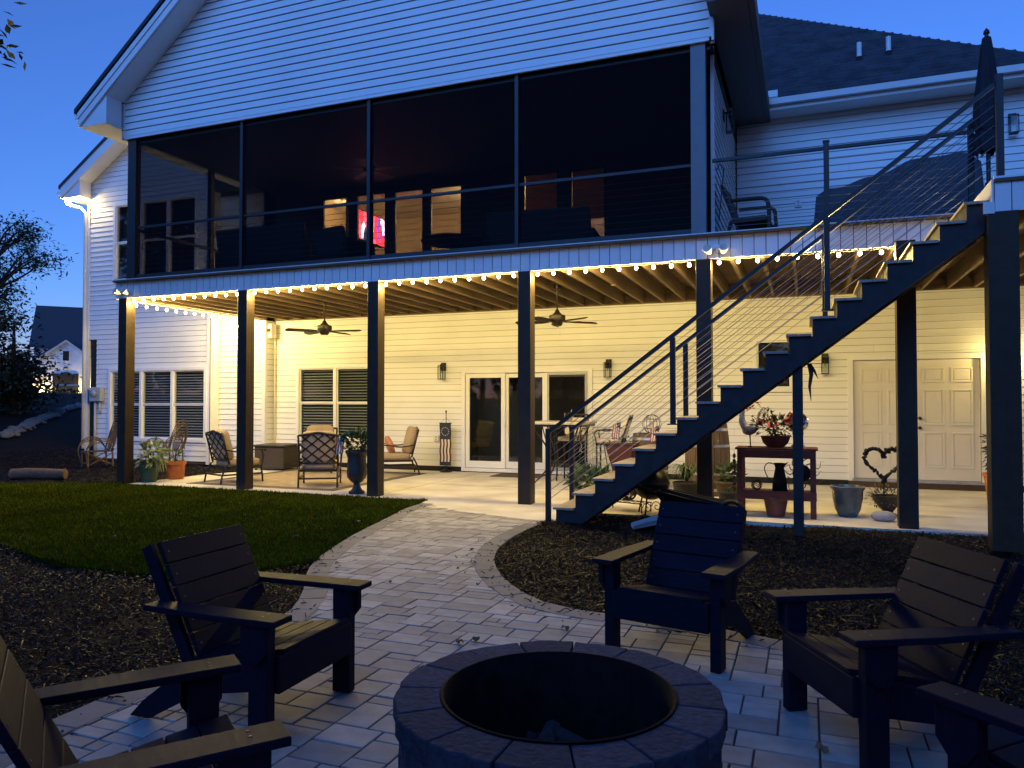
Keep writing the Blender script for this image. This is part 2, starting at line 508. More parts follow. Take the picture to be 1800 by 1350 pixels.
# border course, resampled to equal stones
def resample(path, step):
    out = [path[0]]; acc = 0
    for i in range(1, len(path)):
        a = path[i-1]; b = path[i]; L = (b-a).length
        while acc + L >= step:
            t = (step-acc)/L; a = a + (b-a)*t; out.append(a.copy()); L = (b-a).length; acc = 0
        acc += L
    return out
bs = resample(edge, 0.29); bi = offset(bs, 0.2)
for i in range(len(bs)-1):
    a, b_, c, d = bs[i], bs[i+1], bi[i+1], bi[i]
    m_ = (a+b_+c+d)/4
    sh = lambda p: m_ + (p-m_)*0.965
    z = 0.004 + random.uniform(-0.002, 0.002)
    q = [sh(p) for p in (a,b_,c,d)]
    MB().prism([(p.x,p.y,-0.055) for p in q], (0,0,0.055+z)).build('border_stone', border_m, pv, world=True, bevel=0.004)
# field pavers: random ashlar of four sizes
U = 0.088
gx0, gy0, gx1, gy1 = -5.5, 0.2, 1.8, 9.9
NX = int((gx1-gx0)/U); NY = int((gy1-gy0)/U)
occ = [[False]*NX for _ in range(NY)]
tiles = []
sizes = [(3,2),(3,2),(2,2),(2,2),(4,2),(2,1),(1,1),(2,3)]
for j in range(NY):
    for i in range(NX):
        if occ[j][i]: continue
        random.shuffle(sizes)
        for (w,h) in sizes + [(1,1)]:
            if i+w <= NX and j+h <= NY and not any(occ[j+b2][i+a2] for a2 in range(w) for b2 in range(h)):
                if (w,h) == (1,1) and random.random() < 0.5 and i+2 <= NX and not occ[j][i+1]: w = 2
                for a2 in range(w):
                    for b2 in range(h): occ[j+b2][i+a2] = True
                tiles.append((gx0+i*U, gy0+j*U, w*U, h*U)); break
def seen(x, y, z=0):
    v = Vector((x, y, z-1.5)); yaw = R(21.317); pit = R(1.375)
    F = Vector((-math.sin(yaw)*math.cos(pit), math.cos(yaw)*math.cos(pit), math.sin(pit))); Rr = Vector((math.cos(yaw), math.sin(yaw), 0)); Uu = Rr.cross(F)
    d = v.dot(F)
    if d < 0.2: return None
    return 0.5+v.dot(Rr)/d*1323/1800, 0.5-v.dot(Uu)/d*1323/1350, d
keep = []
for (x,y,w,h) in tiles:
    cx, cy = x+w/2, y+h/2
    if (Vector((cx,cy))-PC).length < 0.5: continue
    rects = []
    if all(inpoly(px_, py_, inner_poly) for px_ in (x,x+w) for py_ in (y,y+h)): rects = [(x,y,w,h)]
    else:
        for r_ in range(int(round(h/U))):
            run = 0
            for c_ in range(int(round(w/U))+1):
                ok = c_ < int(round(w/U)) and inpoly(x+(c_+.5)*U, y+(r_+.5)*U, mid_poly)
                if ok: run += 1
                elif run:
                    rects.append((x+(c_-run)*U, y+r_*U, run*U, U)); run = 0
    for (x2,y2,w2,h2) in rects:
        s_ = seen(x2+w2/2, y2+h2/2)
        vis = s_ and -0.02 < s_[0] < 1.02 and s_[1] < 1.03
        keep.append(((w2*h2/(s_[2]**3) if vis else 0), x2, y2, w2, h2))
keep.sort(reverse=True)
proto = {}
rest = MB()
for k, (sz, x, y, w, h) in enumerate(keep):
    g = 0.0045
    z = random.uniform(-0.003, 0.002)
    if k < 295 and sz > 0:
        key = (round(w,3), round(h,3))
        if key not in proto:
            b = MB().box(-w/2+g, w/2-g, -h/2+g, h/2-g, -0.055, 0)
            proto[key] = b.build('paver', paver_m, pv, bevel=0.004)
            o = proto[key]
        else:
            o = share(proto[key], 'paver', pv, (0,0,0)); md = o.modifiers.new('bevel','BEVEL'); md.width = 0.004; md.segments = 2
        o.location = (x+w/2-PC.x, y+h/2-PC.y, z)
    else:
        rest.box(x+g, x+w-g, y+g, y+h-g, -0.055, z)
paver_rest_m = mat('concrete_paver_far', (0.31,0.295,0.275), 0.8, noise=(7,0.20), bump=(70,0.35,0.004))
# per-island colour variation for the joined pavers
nt = paver_rest_m.node_tree
geo = nt.nodes.new('ShaderNodeNewGeometry'); hs = nt.nodes.new('ShaderNodeHueSaturation'); mr = nt.nodes.new('ShaderNodeMapRange')
mr.inputs['To Min'].default_value = 0.74; mr.inputs['To Max'].default_value = 1.26
pb = nt.nodes['Principled BSDF']; src = pb.inputs['Base Color'].links[0].from_socket
nt.links.new(geo.outputs['Random Per Island'], mr.inputs['Value']); nt.links.new(mr.outputs[0], hs.inputs['Value'])
nt.links.new(src, hs.inputs['Color']); nt.links.new(hs.outputs[0], pb.inputs['Base Color'])
if rest.v: stuff(rest.build('small_pavers', paver_rest_m, pv, world=True))

# ---- lawn
lawn_poly = [(-5.42,10.24),(-5.36,9.85),(-5.30,9.3),(-5.16,8.78),(-4.81,7.3),(-4.47,6.24),(-4.33,5.93),(-4.5,5.62),(-5.14,5.08),(-5.9,5.0),(-6.6,5.1),(-7.95,5.49),(-10.3,6.3),(-13.5,7.2),(-15.0,8.4),(-14.4,9.2),(-13.2,9.7),(-12.2,10.22),(-11.7,10.3)]
lawn_poly = [(p.x,p.y) for p in catmull([(a,b,0) for a,b in lawn_poly], 4)]
lawn = MB().prism([(x,y,-0.05) for x,y in lawn_poly], (0,0,0.055)).build('lawn', turf_m); struct(lawn)
gb = MB(); rg = random.Random(3)
xs_ = [p[0] for p in lawn_poly]; ys_ = [p[1] for p in lawn_poly]
cnt = 0
while cnt < 70000:
    x = rg.uniform(min(xs_), max(xs_)); y = rg.uniform(min(ys_), max(ys_))
    if x < -11 and rg.random() < 0.5: continue
    if not inpoly(x,y,lawn_poly): continue
    a = rg.uniform(0, 6.283); L = rg.uniform(0.022, 0.045); w = 0.007
    dx, dy = math.cos(a), math.sin(a); n = len(gb.v)
    lx, ly = rg.uniform(-0.015,0.015), rg.uniform(-0.015,0.015)
    gb.v += [(x-dx*w,y-dy*w,0.003),(x+dx*w,y+dy*w,0.003),(x+lx,y+ly,L)]; gb.f.append((n,n+1,n+2)); cnt += 1
for k in range(2600):
    i = rg.randrange(len(lawn_poly)-1); t = rg.random(); x = lawn_poly[i][0]*(1-t)+lawn_poly[i+1][0]*t+rg.gauss(0,.02); y = lawn_poly[i][1]*(1-t)+lawn_poly[i+1][1]*t+rg.gauss(0,.02)
    a = rg.uniform(0,6.283); L = rg.uniform(.03,.06); n = len(gb.v); dx, dy = math.cos(a)*.006, math.sin(a)*.006
    gb.v += [(x-dx,y-dy,0.0),(x+dx,y+dy,0.0),(x+rg.gauss(0,.025),y+rg.gauss(0,.025),L)]; gb.f.append((n,n+1,n+2))
stuff(gb.build('turf_grass', blade_m, fixn=False), 'short green artificial turf grass beside the paver walk', 'grass')

# ---- mulch chips
rbed = [(p.x,p.y) for p in right_pts] + [(-2.9,9.9),(1.0,9.93),(9,9.93),(9,3.0),(2.2,2.2)] + [(arc[i].x, arc[i].y) for i in range(44,61)]
cb = MB(); rc = random.Random(5)
def moundz(x, y):
    return 0.022*(math.sin(x*3.1+1.3*y)+math.sin(2.3*y-1.7*x+.8)+.6*math.sin(6.1*x+.5)*math.sin(5.3*y))*0.6+0.012
mb_ = MB(); ng = 150; gx = [-3.2+7.9*i/ng for i in range(ng+1)]; gy = [2.5+7.5*i/ng for i in range(ng+1)]
for y in gy:
    for x in gx: mb_.v.append((x, y, -0.045+moundz(x,y)))
for j in range(ng):
    for i in range(ng):
        cx_, cy_ = (gx[i]+gx[i+1])/2, (gy[j]+gy[j+1])/2
        if inpoly(cx_, cy_, rbed): mb_.f.append((j*(ng+1)+i, j*(ng+1)+i+1, (j+1)*(ng+1)+i+1, (j+1)*(ng+1)+i))
struct(mb_.build('mulch_bed', ground_m, smooth=True))
def chip(x, y, z0, s=1.0):
    a = rc.uniform(0, 6.283); L = rc.choice((.010,.016,.022,.03,.042))*rc.uniform(.7,1.2)*s; w = rc.uniform(0.002,0.006)*s; t = rc.uniform(-0.6,0.6)
    d = Vector((math.cos(a)*math.cos(t), math.sin(a)*math.cos(t), math.sin(t))); r = Vector((-math.sin(a), math.cos(a), rc.uniform(-0.4,0.4))); r.normalize()
    u = d.cross(r); p = Vector((x,y,z0+moundz(x,y)+rc.uniform(0,0.022)))
    n = len(cb.v)
    for sx, sy in ((-1,-1),(1,-1),(1,1),(-1,1)): cb.v.append(tuple(p+d*(L*sx)+r*(w*sy)))
    cb.v.append(tuple(p+u*0.008))
    cb.f += [(n,n+1,n+4),(n+1,n+2,n+4),(n+2,n+3,n+4),(n+3,n,n+4)]
bx0, bx1, by0, by1 = -3.2, 4.5, 2.6, 10.0
n_ = 0
while n_ < 70000:
    x = rc.uniform(bx0,bx1); y = rc.uniform(by0,by1)
    if not inpoly(x,y,rbed): continue
    chip(x,y,-0.045); n_ += 1
n_ = 0
while n_ < 26000:
    x = rc.uniform(-9.5,-3.2); y = rc.uniform(1.0,6.0)
    if inpoly(x,y,lawn_poly) or inpoly(x,y,patio_poly): continue
    chip(x,y,-0.045); n_ += 1
n_ = 0
while n_ < 26000:
    x = rc.uniform(-18,-11.0); y = rc.uniform(9.4,14.1)
    if inpoly(x,y,lawn_poly) or inpoly(x,y,slab_poly): continue
    chip(x,y,hill(x,y)-0.045,1.3); n_ += 1
for k in range(1500):
    x = rc.uniform(bx0,bx1); y = rc.uniform(by0,by1)
    if inpoly(x,y,rbed): chip(x,y,-0.03,rc.uniform(1.8,2.8))
for k in range(420):
    i = rc.randrange(len(edge)-12); p_ = edge[i]+(inner[i]-edge[i]).normalized()*abs(rc.gauss(0,.14))
    if inpoly(p_.x, p_.y, patio_poly): chip(p_.x, p_.y, 0.0-moundz(p_.x,p_.y)-.008)
stuff(cb.build('mulch', chip_m, fixn=False), 'dark brown shredded mulch filling the garden beds', 'mulch')
# dry leaves lying about
lf = MB()
for (x,y,a) in []: pass
def dry_leaf(x, y, z, s, a, label):
    b = MB(); pts = []
    for i in range(9):
        t = 2*math.pi*i/9; r = s*(0.6+0.4*abs(math.cos(1.5*t)))
        pts.append((r*math.cos(t), 0.7*r*math.sin(t), 0.012*math.sin(3*t)+0.01))
    b.v = [(0,0,0.02)]+pts; b.f = [(0,i+1,(i+1)%9+1) for i in range(9)]
    o = b.build('dry_leaf', dryleaf_m); o.location = (x,y,z); o.rotation_euler = (random.uniform(-.3,.3), random.uniform(-.3,.3), a)
    md = o.modifiers.new('thick','SOLIDIFY'); md.thickness = 0.002
    tag(o, label, 'leaf', 'dry fallen leaves')

# ------------------------------------------------------------------ wall helpers
def boards(parent, O, Ud, N, u0, u1, v0, v1, openings=(), course=0.127, clip=None, m=None, name='siding_board', th=0.024, gap=0.008):
    O = Vector(O); Ud = Vector(Ud); N = Vector(N); Z = Vector((0,0,1))
    k = int(math.ceil((v1-v0)/course - 1e-6))
    for i in range(k):
        a = v0 + i*course; b = min(v0+(i+1)*course, v1)
        segs = []
        cuts = sorted({a, b} | {c for o in openings for c in (o[2], o[3]) if a < c < b})
        for ca, cb_ in zip(cuts[:-1], cuts[1:]):
            mid = (ca+cb_)/2
            iv = sorted((o[0], o[1]) for o in openings if o[2] < mid < o[3])
            x = u0
            for (p, q) in iv:
                if p > x + 1e-4: segs.append((x, min(p, u1), ca, cb_))
                x = max(x, q)
            if x < u1 - 1e-4: segs.append((x, u1, ca, cb_))
        sg2 = []
        for (s0,s1,ca,cb_) in segs:
            if s1-s0 > 3.3 and (s1-s0 > 6 or i % 3 == 0):
                c_ = s0+(s1-s0)*(0.3+0.4*((i*0.618)%1)); sg2 += [(s0,c_-.0015,ca,cb_),(c_+.0015,s1,ca,cb_)]
            else: sg2.append((s0,s1,ca,cb_))
        segs = sg2
        for (s0, s1, ca, cb_) in segs:
            l0, l1, t0, t1 = s0, s1, s0, s1
            if clip:
                lo, hi = clip(ca); lo2, hi2 = clip(cb_)
                l0, l1 = max(s0,lo), min(s1,hi); t0, t1 = max(s0,lo2), min(s1,hi2)
                if l1-l0 < 0.02: continue
                if t1 < t0: t0 = t1 = (t0+t1)/2
            if ca == a: ca = a+gap  # gap shows the dark backing, drawing the shadow line under each lap
            w0 = th*(1-(ca-a)/course*0.75); w1 = th*(1-(cb_-a)/course*0.75)
            P = lambda u, v, w: O + Ud*u + Z*v + N*w
            vs = [P(l0,ca,0),P(l1,ca,0),P(t1,cb_,0),P(t0,cb_,0),P(l0,ca,w0),P(l1,ca,w0),P(t1,cb_,w1),P(t0,cb_,w1)]
            MB().add(vs, [(0,1,2,3),(4,7,6,5),(0,4,5,1),(1,5,6,2),(2,6,7,3),(3,7,4,0)]).build(name, m or siding_m, parent)

def window(parent, O, Ud, N, u0, u1, v0, v1, cols, hung=True, blinds=True, world=True, back=None):
    O = Vector(O); Ud = Vector(Ud); N = Vector(N); Z = Vector((0,0,1))
    def bx(b, a0, a1, b0, b1, w0, w1):
        vs = []
        for w in (w0, w1):
            for (u,v) in ((a0,b0),(a1,b0),(a1,b1),(a0,b1)): vs.append(O+Ud*u+Z*v+N*w)
        b.add(vs, [(0,1,2,3),(7,6,5,4),(0,4,5,1),(1,5,6,2),(2,6,7,3),(3,7,4,0)])
    f = MB(); c = 0.075
    bx(f, u0-c, u0, v0-c, v1+c, -0.10, 0.034); bx(f, u1, u1+c, v0-c, v1+c, -0.10, 0.034)
    bx(f, u0, u1, v1, v1+c, -0.10, 0.034); bx(f, u0, u1, v0-c, v0, -0.10, 0.040)
    cw = (u1-u0)/cols
    for i in range(1, cols): bx(f, u0+i*cw-0.035, u0+i*cw+0.035, v0, v1, -0.10, 0.026)
    win = f.build('window', trim_m, parent, world=world)
    vm = (v0+v1)/2
    for i in range(cols):
        a = u0+i*cw+(0.035 if i else 0); b = u0+(i+1)*cw-(0.035 if i < cols-1 else 0)
        parts = [(vm, v1, -0.012), (v0, vm, -0.035)] if hung else [(v0, v1, -0.02)]
        for (p, q, w) in parts:
            s = MB(); t = 0.03
            bx(s, a, a+t, p, q, w-0.02, w+0.008); bx(s, b-t, b, p, q, w-0.02, w+0.008)
            bx(s, a+t, b-t, q-t, q, w-0.02, w+0.008); bx(s, a+t, b-t, p, p+t, w-0.02, w+0.008)
            s.build('sash', trim_m, win)
            g = MB(); bx(g, a+t, b-t, p+t, q-t, w-0.008, w-0.004); g.build('pane', glass_m, win)
        if blinds:
            bl = MB(); z = v0+0.03
            while z < v1-0.02:
                vs = [O+Ud*(a+0.02)+Z*z+N*(-0.070), O+Ud*(b-0.02)+Z*z+N*(-0.070), O+Ud*(b-0.02)+Z*(z+0.028)+N*(-0.095), O+Ud*(a+0.02)+Z*(z+0.028)+N*(-0.095)]
                bl.add(vs, [(0,1,2,3)]); z += 0.066
            stuff(bl.build('blind', blind_m, win, fixn=False))
    bk = MB(); bx(bk, u0-0.02, u1+0.02, v0-0.02, v1+0.02, -0.20, -0.18); bk.build('unlit_room_backing', back or dark_m, win)  # dark sheet painted in place of the unlit room behind the glass
    return win

XU = (1,0,0); NF = (0,-1,0)
YW, YG, YS = 14.78, 14.20, 14.45
DZ, FZ = 3.433, 3.77       # deck underside, deck floor
# ------------------------------------------------------------------ house
house = thing('house', 'two storey white sided house with hip roof behind the deck', 'house', (-4, 17, 0))
def hpart(b, name, m, **k): return b.build(name, m, house, world=True, **k)
# lower back wall, 0.1 to deck
op_back = [(-11.17-.07,-9.17+.07,0.67-.07,2.29+.07),(-6.93,-4.02,0,2.20),(-0.85-.07,-0.25+.07,1.76-.07,2.64+.07),(0.70,2.86,0,2.34)]
wb = hpart(MB().box(-11.9,-11.24,YW+.02,YW+.24,0,DZ+.3).box(-11.24,-9.10,YW+.02,YW+.24,0,0.6).box(-11.24,-9.10,YW+.02,YW+.24,2.36,DZ+.3)
   .box(-9.10,-6.93,YW+.02,YW+.24,0,DZ+.3).box(-6.93,-4.02,YW+.02,YW+.24,2.2,DZ+.3).box(-4.02,-0.92,YW+.02,YW+.24,0,DZ+.3)
   .box(-0.92,-0.18,YW+.02,YW+.24,0,1.69).box(-0.92,-0.18,YW+.02,YW+.24,2.71,DZ+.3).box(-0.18,0.70,YW+.02,YW+.24,0,DZ+.3)
   .box(0.70,2.86,YW+.02,YW+.24,2.34,DZ+.3).box(2.86,3.6,YW+.02,YW+.24,0,DZ+.3), 'back_wall', sheath_m)
boards(wb, (0,YW+.02,0), XU, NF, -11.88, 3.58, 0.10, DZ+0.04, op_back, gap=0.006, th=0.020)
hpart(MB().box(-11.88,-6.95,YW-.012,YW+.015,0,0.095).box(-4.0,0.70,YW-.012,YW+.015,0,0.095).box(2.86,3.6,YW-.012,YW+.015,0,0.095), 'foundation_strip', dark_m)
hpart(MB().box(3.58,3.66,YW-.03,YW+.05,0,6.9), 'corner_trim', trim_m)
hpart(MB().box(3.56,3.64,YW+.052,23.9,0,6.9), 'end_wall', siding_m)
# return wall of the wing (faces +X)
rw = hpart(MB().box(-12.1,-11.92,YS+.02,YW+.02,0,6.9), 'return_wall', sheath_m)
boards(rw, (-11.92,YS,0), (0,1,0), (1,0,0), 0.06, YW-YS, 0.10, DZ)
# wing wall
rk = lambda z: -17.35 if z < 7.19 else -17.35+(z-7.19)/0.66
op_w = [(-16.54-.07,-13.49+.07,0.6-.07,2.28+.07),(-16.44-.07,-13.82+.07,4.62-.07,6.52+.07),(-17.5,-17.07,-1,3.12)]
ww = hpart(MB().box(-17.1,-16.61,YG+.02,YG+.24,0,3.1).box(-17.35,-16.51,YG+.02,YG+.24,3.1,6.9).box(-16.61,-13.42,YG+.02,YG+.24,0,0.53).box(-16.61,-13.42,YG+.02,YG+.24,2.35,4.5)
   .box(-13.42,-13.3,YG+.02,YG+.24,0,3.6).box(-13.75,-13.3,YG+.02,YG+.24,3.6,6.9).prism([(-17.35,YG+.02,6.6),(-12.0,YG+.02,6.6),(-12.0,YG+.02,10.4)],(0,.22,0)), 'wing_wall', sheath_m)
boards(ww, (0,YG+.02,0), XU, NF, -17.35, -13.42, 0.06, 9.2, op_w, clip=lambda z: (rk(z), -13.42))
hpart(MB().box(-13.42,-13.30,YG-.02,YG+.02,0,6.6).box(-13.32,-13.285,YG-.02,YS,0,6.6), 'corner_trim', trim_m)
w2 = hpart(MB().box(-13.3,-11.92,YS+.02,YS+.24,0,6.9), 'side_bay_wall', sheath_m)
boards(w2, (0,YS+.02,0), XU, NF, -13.285, -11.98, 0.06, 6.5)
hpart(MB().box(-11.99,-11.90,YS-.01,YS+.07,0,DZ), 'corner_trim', trim_m)
hpart(MB().box(-17.43,-17.35,YG-.02,YG+.06,0.2,6.95), 'corner_trim', trim_m)
hpart(MB().box(-17.32,-17.09,YG+.05,YG+.09,0.3,3.1), 'dark_panel', dark_m)
hpart(MB().box(-17.2,-17.12,YG+.3,23.9,0,6.9), 'wing_side_wall', siding_m)
window(house, (0,YG,0), XU, NF, -16.54, -13.49, 0.60, 2.28, 3)
window(house, (0,YG,0), XU, NF, -16.44, -13.82, 4.62, 6.52, 3, blinds=False, hung=True)
window(house, (0,YW,0), XU, NF, -11.17, -9.17, 0.67, 2.29, 2)
window(house, (0,YW,0), XU, NF, -0.85, -0.25, 1.76, 2.64, 1, hung=False, blinds=False)
# wing roof
def slab_roof(name, pts, th=0.10, m=shingle_m):
    return hpart(MB().prism(pts, (0,0,th)), name, m)
wy0 = 13.78
wl = lambda x: 7.05+0.66*(x+17.95)
hpart(MB().prism([(-18.0,wy0,wl(-18.0)+.0),(-12.4,wy0,wl(-12.4)),(-12.4,24,wl(-12.4)),(-18.0,24,wl(-18.0))],(0,0,0.09)), 'wing_roof', shingle_m)
hpart(MB().prism([(-17.95,wy0+.02,wl(-17.95)-.27),(-12.4,wy0+.02,wl(-12.4)-.27),(-12.4,wy0+.02,wl(-12.4)-.003),(-17.95,wy0+.02,wl(-17.95)-.003)],(0,.035,0)), 'rake_board', trim_m)
hpart(MB().prism([(-17.3,wy0+.06,wl(-17.3)-.26),(-12.4,wy0+.06,wl(-12.4)-.26),(-12.4,YG+.0,wl(-12.4)-.26),(-17.3,YG+.0,wl(-17.3)-.26)],(0,0,0.02)), 'rake_soffit', trim_m)
hpart(MB().prism([(-17.95,wy0+.056,6.78),(-17.3,wy0+.056,6.78),(-17.3,wy0+.056,7.36),(-17.95,wy0+.056,6.99)],(0,0.33,0)).box(-17.95,-17.36,wy0+.39,24,6.78,6.80), 'eave_return', trim_m)
hpart(MB().prism([(-18.08,wy0+.01,6.94),(-18.0,wy0+.01,6.84),(-17.955,wy0+.01,6.84),(-17.955,wy0+.01,6.97)],(0,9,0)), 'gutter', trim_m)
hpart(MB().tube([(-18.02,wy0+.25,6.84),(-17.98,wy0+.25,6.68),(-17.55,wy0+.3,6.55),(-17.46,wy0+.38,6.42),(-17.46,wy0+.38,0.3)],0.045,8), 'downspout', trim_m, smooth=True)
# main wall over the deck
op_u = []
uw = hpart(MB().box(-1.2,3.6,YW+.02,YW+.24,DZ+.3,6.95), 'upper_wall', sheath_m)
boards(uw, (0,YW+.02,0), XU, NF, -1.18, 3.58, FZ, 6.85, op_u)
# hip roof
ez, ey = 6.98, 14.28
hip = lambda t: (3.95-t, ey+t, ez+0.82*t)
hr = MB()
hr.add([(-8,ey,ez),(3.95,ey,ez),hip(5.2),(-8,ey+5.2,ez+.82*5.2),(3.95,26,ez),(3.95-5.2,26,ez+.82*5.2)],[(0,1,2,3),(1,4,5,2)])
hro = hpart(hr, 'hip_roof', shingle_m)
hro.modifiers.new('thick','SOLIDIFY').thickness = 0.05
sh_ = MB(); t = 0.0
while t < 5.15:
    y0 = ey-.02+t; z0 = ez+.82*(t-.02); x1 = 3.95-t-.17
    x = -6.0-random.random()*.3
    while x < x1:
        w_ = random.choice((.16,.24,.32)); xe = min(x+w_-.006, x1); lift = random.choice((.012,.016,.022))
        sh_.add([(x,y0,z0+.03+lift),(xe,y0,z0+.03+lift),(xe,y0+.16,z0+.82*.16+.034),(x,y0+.16,z0+.82*.16+.034),(x,y0,z0+.012),(xe,y0,z0+.012)],[(0,1,2,3),(4,5,1,0)])
        x += w_
    t += .14
stuff(sh_.build('shingles', mat('shingle_tabs',(0.05,0.052,0.06),.9,noise=(3,.35),bump=(120,.4,.004),spec=.2), hro, fixn=False))
hpart(MB().box(-0.70,3.88,ey+.002,ey+.03,ez-.20,ez-.03), 'fascia', trim_m)
hpart(MB().box(-0.70,3.85,ey+.032,YW+.0,ez-.20,ez-.185), 'soffit', trim_m)
hpart(MB().prism([(-0.70,ey-.12,ez-.03),(-0.70,ey-.10,ez-.13),(-0.70,ey,ez-.13),(-0.70,ey,ez-.05),(-0.70,ey-.09,ez-.05)],(4.6,0,0)), 'gutter', trim_m)
for (x,y) in ((0.99,15.40),(1.49,15.46)):
    zz = ez+0.82*(y-ey)
    o = hpart(MB().lathe([(0.045,-0.1),(0.045,0.30),(0.038,0.30),(0.038,0.2)],12,(x,y,zz+.05)), 'vent_pipe', white_m, smooth=True, autos=40)
    MB().lathe([(0.10,-0.14),(0.09,-0.06),(0.055,0.0),(0.053,0.03)],12,(x,y,zz+.05)).build('boot', dark_m, o)
hpart(MB().box(-0.66,-0.42,ey-.11,ey+.05,ez-.01,ez+.12), 'gutter_elbow', trim_m, bevel=0.01)

# sliding door
def door_slider():
    d = hpart(MB().box(-6.93,-6.85,YW-.03,YW+.12,0.02,2.20).box(-4.10,-4.02,YW-.03,YW+.12,0.02,2.20).box(-6.85,-4.10,YW-.03,YW+.12,2.12,2.20).box(-6.85,-4.10,YW-.05,YW+.12,0.02,0.09), 'sliding_door', trim_m)
    xs = [(-6.84,-5.93,0.0),(-5.95,-5.02,0.045),(-5.04,-4.11,0.0)]
    for k,(a,b,w) in enumerate(xs):
        y = YW+w
        s = MB().box(a,a+.085,y,y+.04,0.10,2.11).box(b-.085,b,y,y+.04,0.10,2.11).box(a+.085,b-.085,y,y+.04,2.02,2.11).box(a+.085,b-.085,y,y+.04,0.10,0.24)
        s.build('door_panel', trim_m, d)
        MB().box(a+.085,b-.085,y+.018,y+.022,0.24,2.02).build('pane', glass_m, d)
    MB().box(-4.98,-4.13,YW-.022,YW-.012,0.12,0.16).box(-4.98,-4.94,YW-.022,YW-.012,0.161,2.06).box(-4.17,-4.13,YW-.022,YW-.012,0.161,2.06).box(-4.98,-4.13,YW-.022,YW-.012,2.061,2.10).build('screen_frame', grey_m, d)
    MB().box(-4.939,-4.171,YW-.018,YW-.016,0.161,2.06).build('door_screen', screen_m, d)
    MB().tube([(-5.90,YW-.02,1.0),(-5.90,YW-.06,1.02),(-5.90,YW-.06,1.28),(-5.90,YW-.02,1.30)],0.012,8).build('handle', white_m, d, smooth=True)
    MB().box(-6.95,-4.0,YW+.9,YW+.92,0.0,2.3).box(-6.97,-6.95,YW+.16,YW+.9,0,2.3).box(-4.0,-3.98,YW+.16,YW+.9,0,2.3).build('dark_room', interior_m, d)
door_slider()
# double door
def double_door():
    d = hpart(MB().box(0.70,0.79,YW-.03,YW+.10,0.10,2.34).box(2.77,2.86,YW-.03,YW+.10,0.10,2.34).box(0.79,2.77,YW-.03,YW+.10,2.25,2.34), 'double_door', trim_m)
    for (a,b) in ((0.80,1.775),(1.785,2.76)):
        y = YW+.045
        leaf = MB().box(a,b,y,y+.04,0.15,2.245).build('door_leaf', door_m, d)
        w = b-a
        for (p,q) in ((0.12,0.46),(0.56,0.90)):
            for (z0,z1) in ((0.36,0.98),(1.10,1.72),(1.84,2.10)):
                x0, x1 = a+w*p, a+w*q
                r = MB(); t = 0.028
                for (i0,i1,k0,k1) in ((x0,x1,z0,z0+t),(x0,x1,z1-t,z1),(x0,x0+t,z0+t,z1-t),(x1-t,x1,z0+t,z1-t)):
                    r.box(i0,i1,y-.012,y+.001,k0,k1)
                r.prism([(x0+.05,y+.001,z0+.05),(x1-.05,y+.001,z0+.05),(x1-.05,y+.001,z1-.05),(x0+.05,y+.001,z1-.05)],(0,-.008,0))
                r.build('door_moulding', door_m, d, world=False, bevel=0.004)
    MB().box(0.76,2.80,YW-.08,YW+.12,0.10,0.145).build('threshold', steel_m, d)
    MB().box(0.70,2.86,YW-.10,YW+.02,0.0,0.098).build('sill_board', mat('brown_sill',(0.06,0.035,0.02),0.8,noise=(6,0.3)), d)
    for z in (1.05,1.22):
        o = MB().lathe([(0.0,0.07),(0.022,0.065),(0.026,0.04),(0.012,0.02),(0.03,0.0)],14).build('knob', bronze_m, d)
        o.rotation_euler = (R(90),0,0); o.location = (1.85, YW+.043, z)
double_door()
# porch back wall with openings into the lit room
pw_open = [(-10.59,-9.80,4.3,6.30),(-9.65,-8.84,4.3,6.30),(-8.65,-7.88,4.3,6.29),(-7.74,-6.94,4.3,6.28),(-5.55,-4.74,4.3,6.32),(-4.51,-3.73,4.3,6.30)]
porchwall_m = mat('porch_back_wall', (0.16,0.165,0.18), 0.6, noise=(2,0.1))
b = MB(); x = -11.92
for (a,c,z0,z1) in pw_open:
    b.box(x,a,YW,YW+.15,FZ-.05,6.62).box(a,c,YW,YW+.15,FZ-.05,z0).box(a,c,YW,YW+.15,z1,6.62); x = c
b.box(x,-1.2,YW,YW+.15,FZ-.05,6.62)
pw = hpart(b, 'porch_back_wall', porchwall_m)
for k,(a,c,z0,z1) in enumerate(pw_open):
    f = MB().box(a,a+.04,YW+.02,YW+.08,z0,z1).box(c-.04,c,YW+.02,YW+.08,z0,z1).box(a+.04,c-.04,YW+.02,YW+.08,z1-.05,z1).box(a+.04,c-.04,YW+.02,YW+.08,z0,z0+.05)
    w_ = hpart(f, 'porch_window', screen_frame_m)
    MB().box(a+.04,c-.04,YW+.045,YW+.05,z0+.05,z1-.05).build('pane', glass_m, w_)
    if k >= 4: MB().box(a+.05,c-.05,YW+.10,YW+.105,5.26,z1-.02).build('roller_shade', roller_m, w_)
# living room behind the porch
room = hpart(MB().box(-11.8,-2.8,18.6,18.7,FZ,6.7).box(-11.9,-11.8,YW+.16,18.6,FZ,6.7).box(-2.8,-2.7,YW+.16,18.7,FZ,6.7), 'room_wall', room_m)
hpart(MB().box(-11.8,-2.8,YW+.16,18.6,6.70,6.78), 'room_ceiling', mat('room_ceiling',(0.62,0.55,0.44),0.9))
hpart(MB().box(-11.8,-2.8,YW+.16,18.6,FZ-.06,FZ), 'room_floor', mat('room_floor',(0.15,0.09,0.05),0.6,noise=(6,.2)))
hpart(MB().box(-10.06,-9.94,15.0,16.9,FZ,6.69), 'partition_wall', room_m)
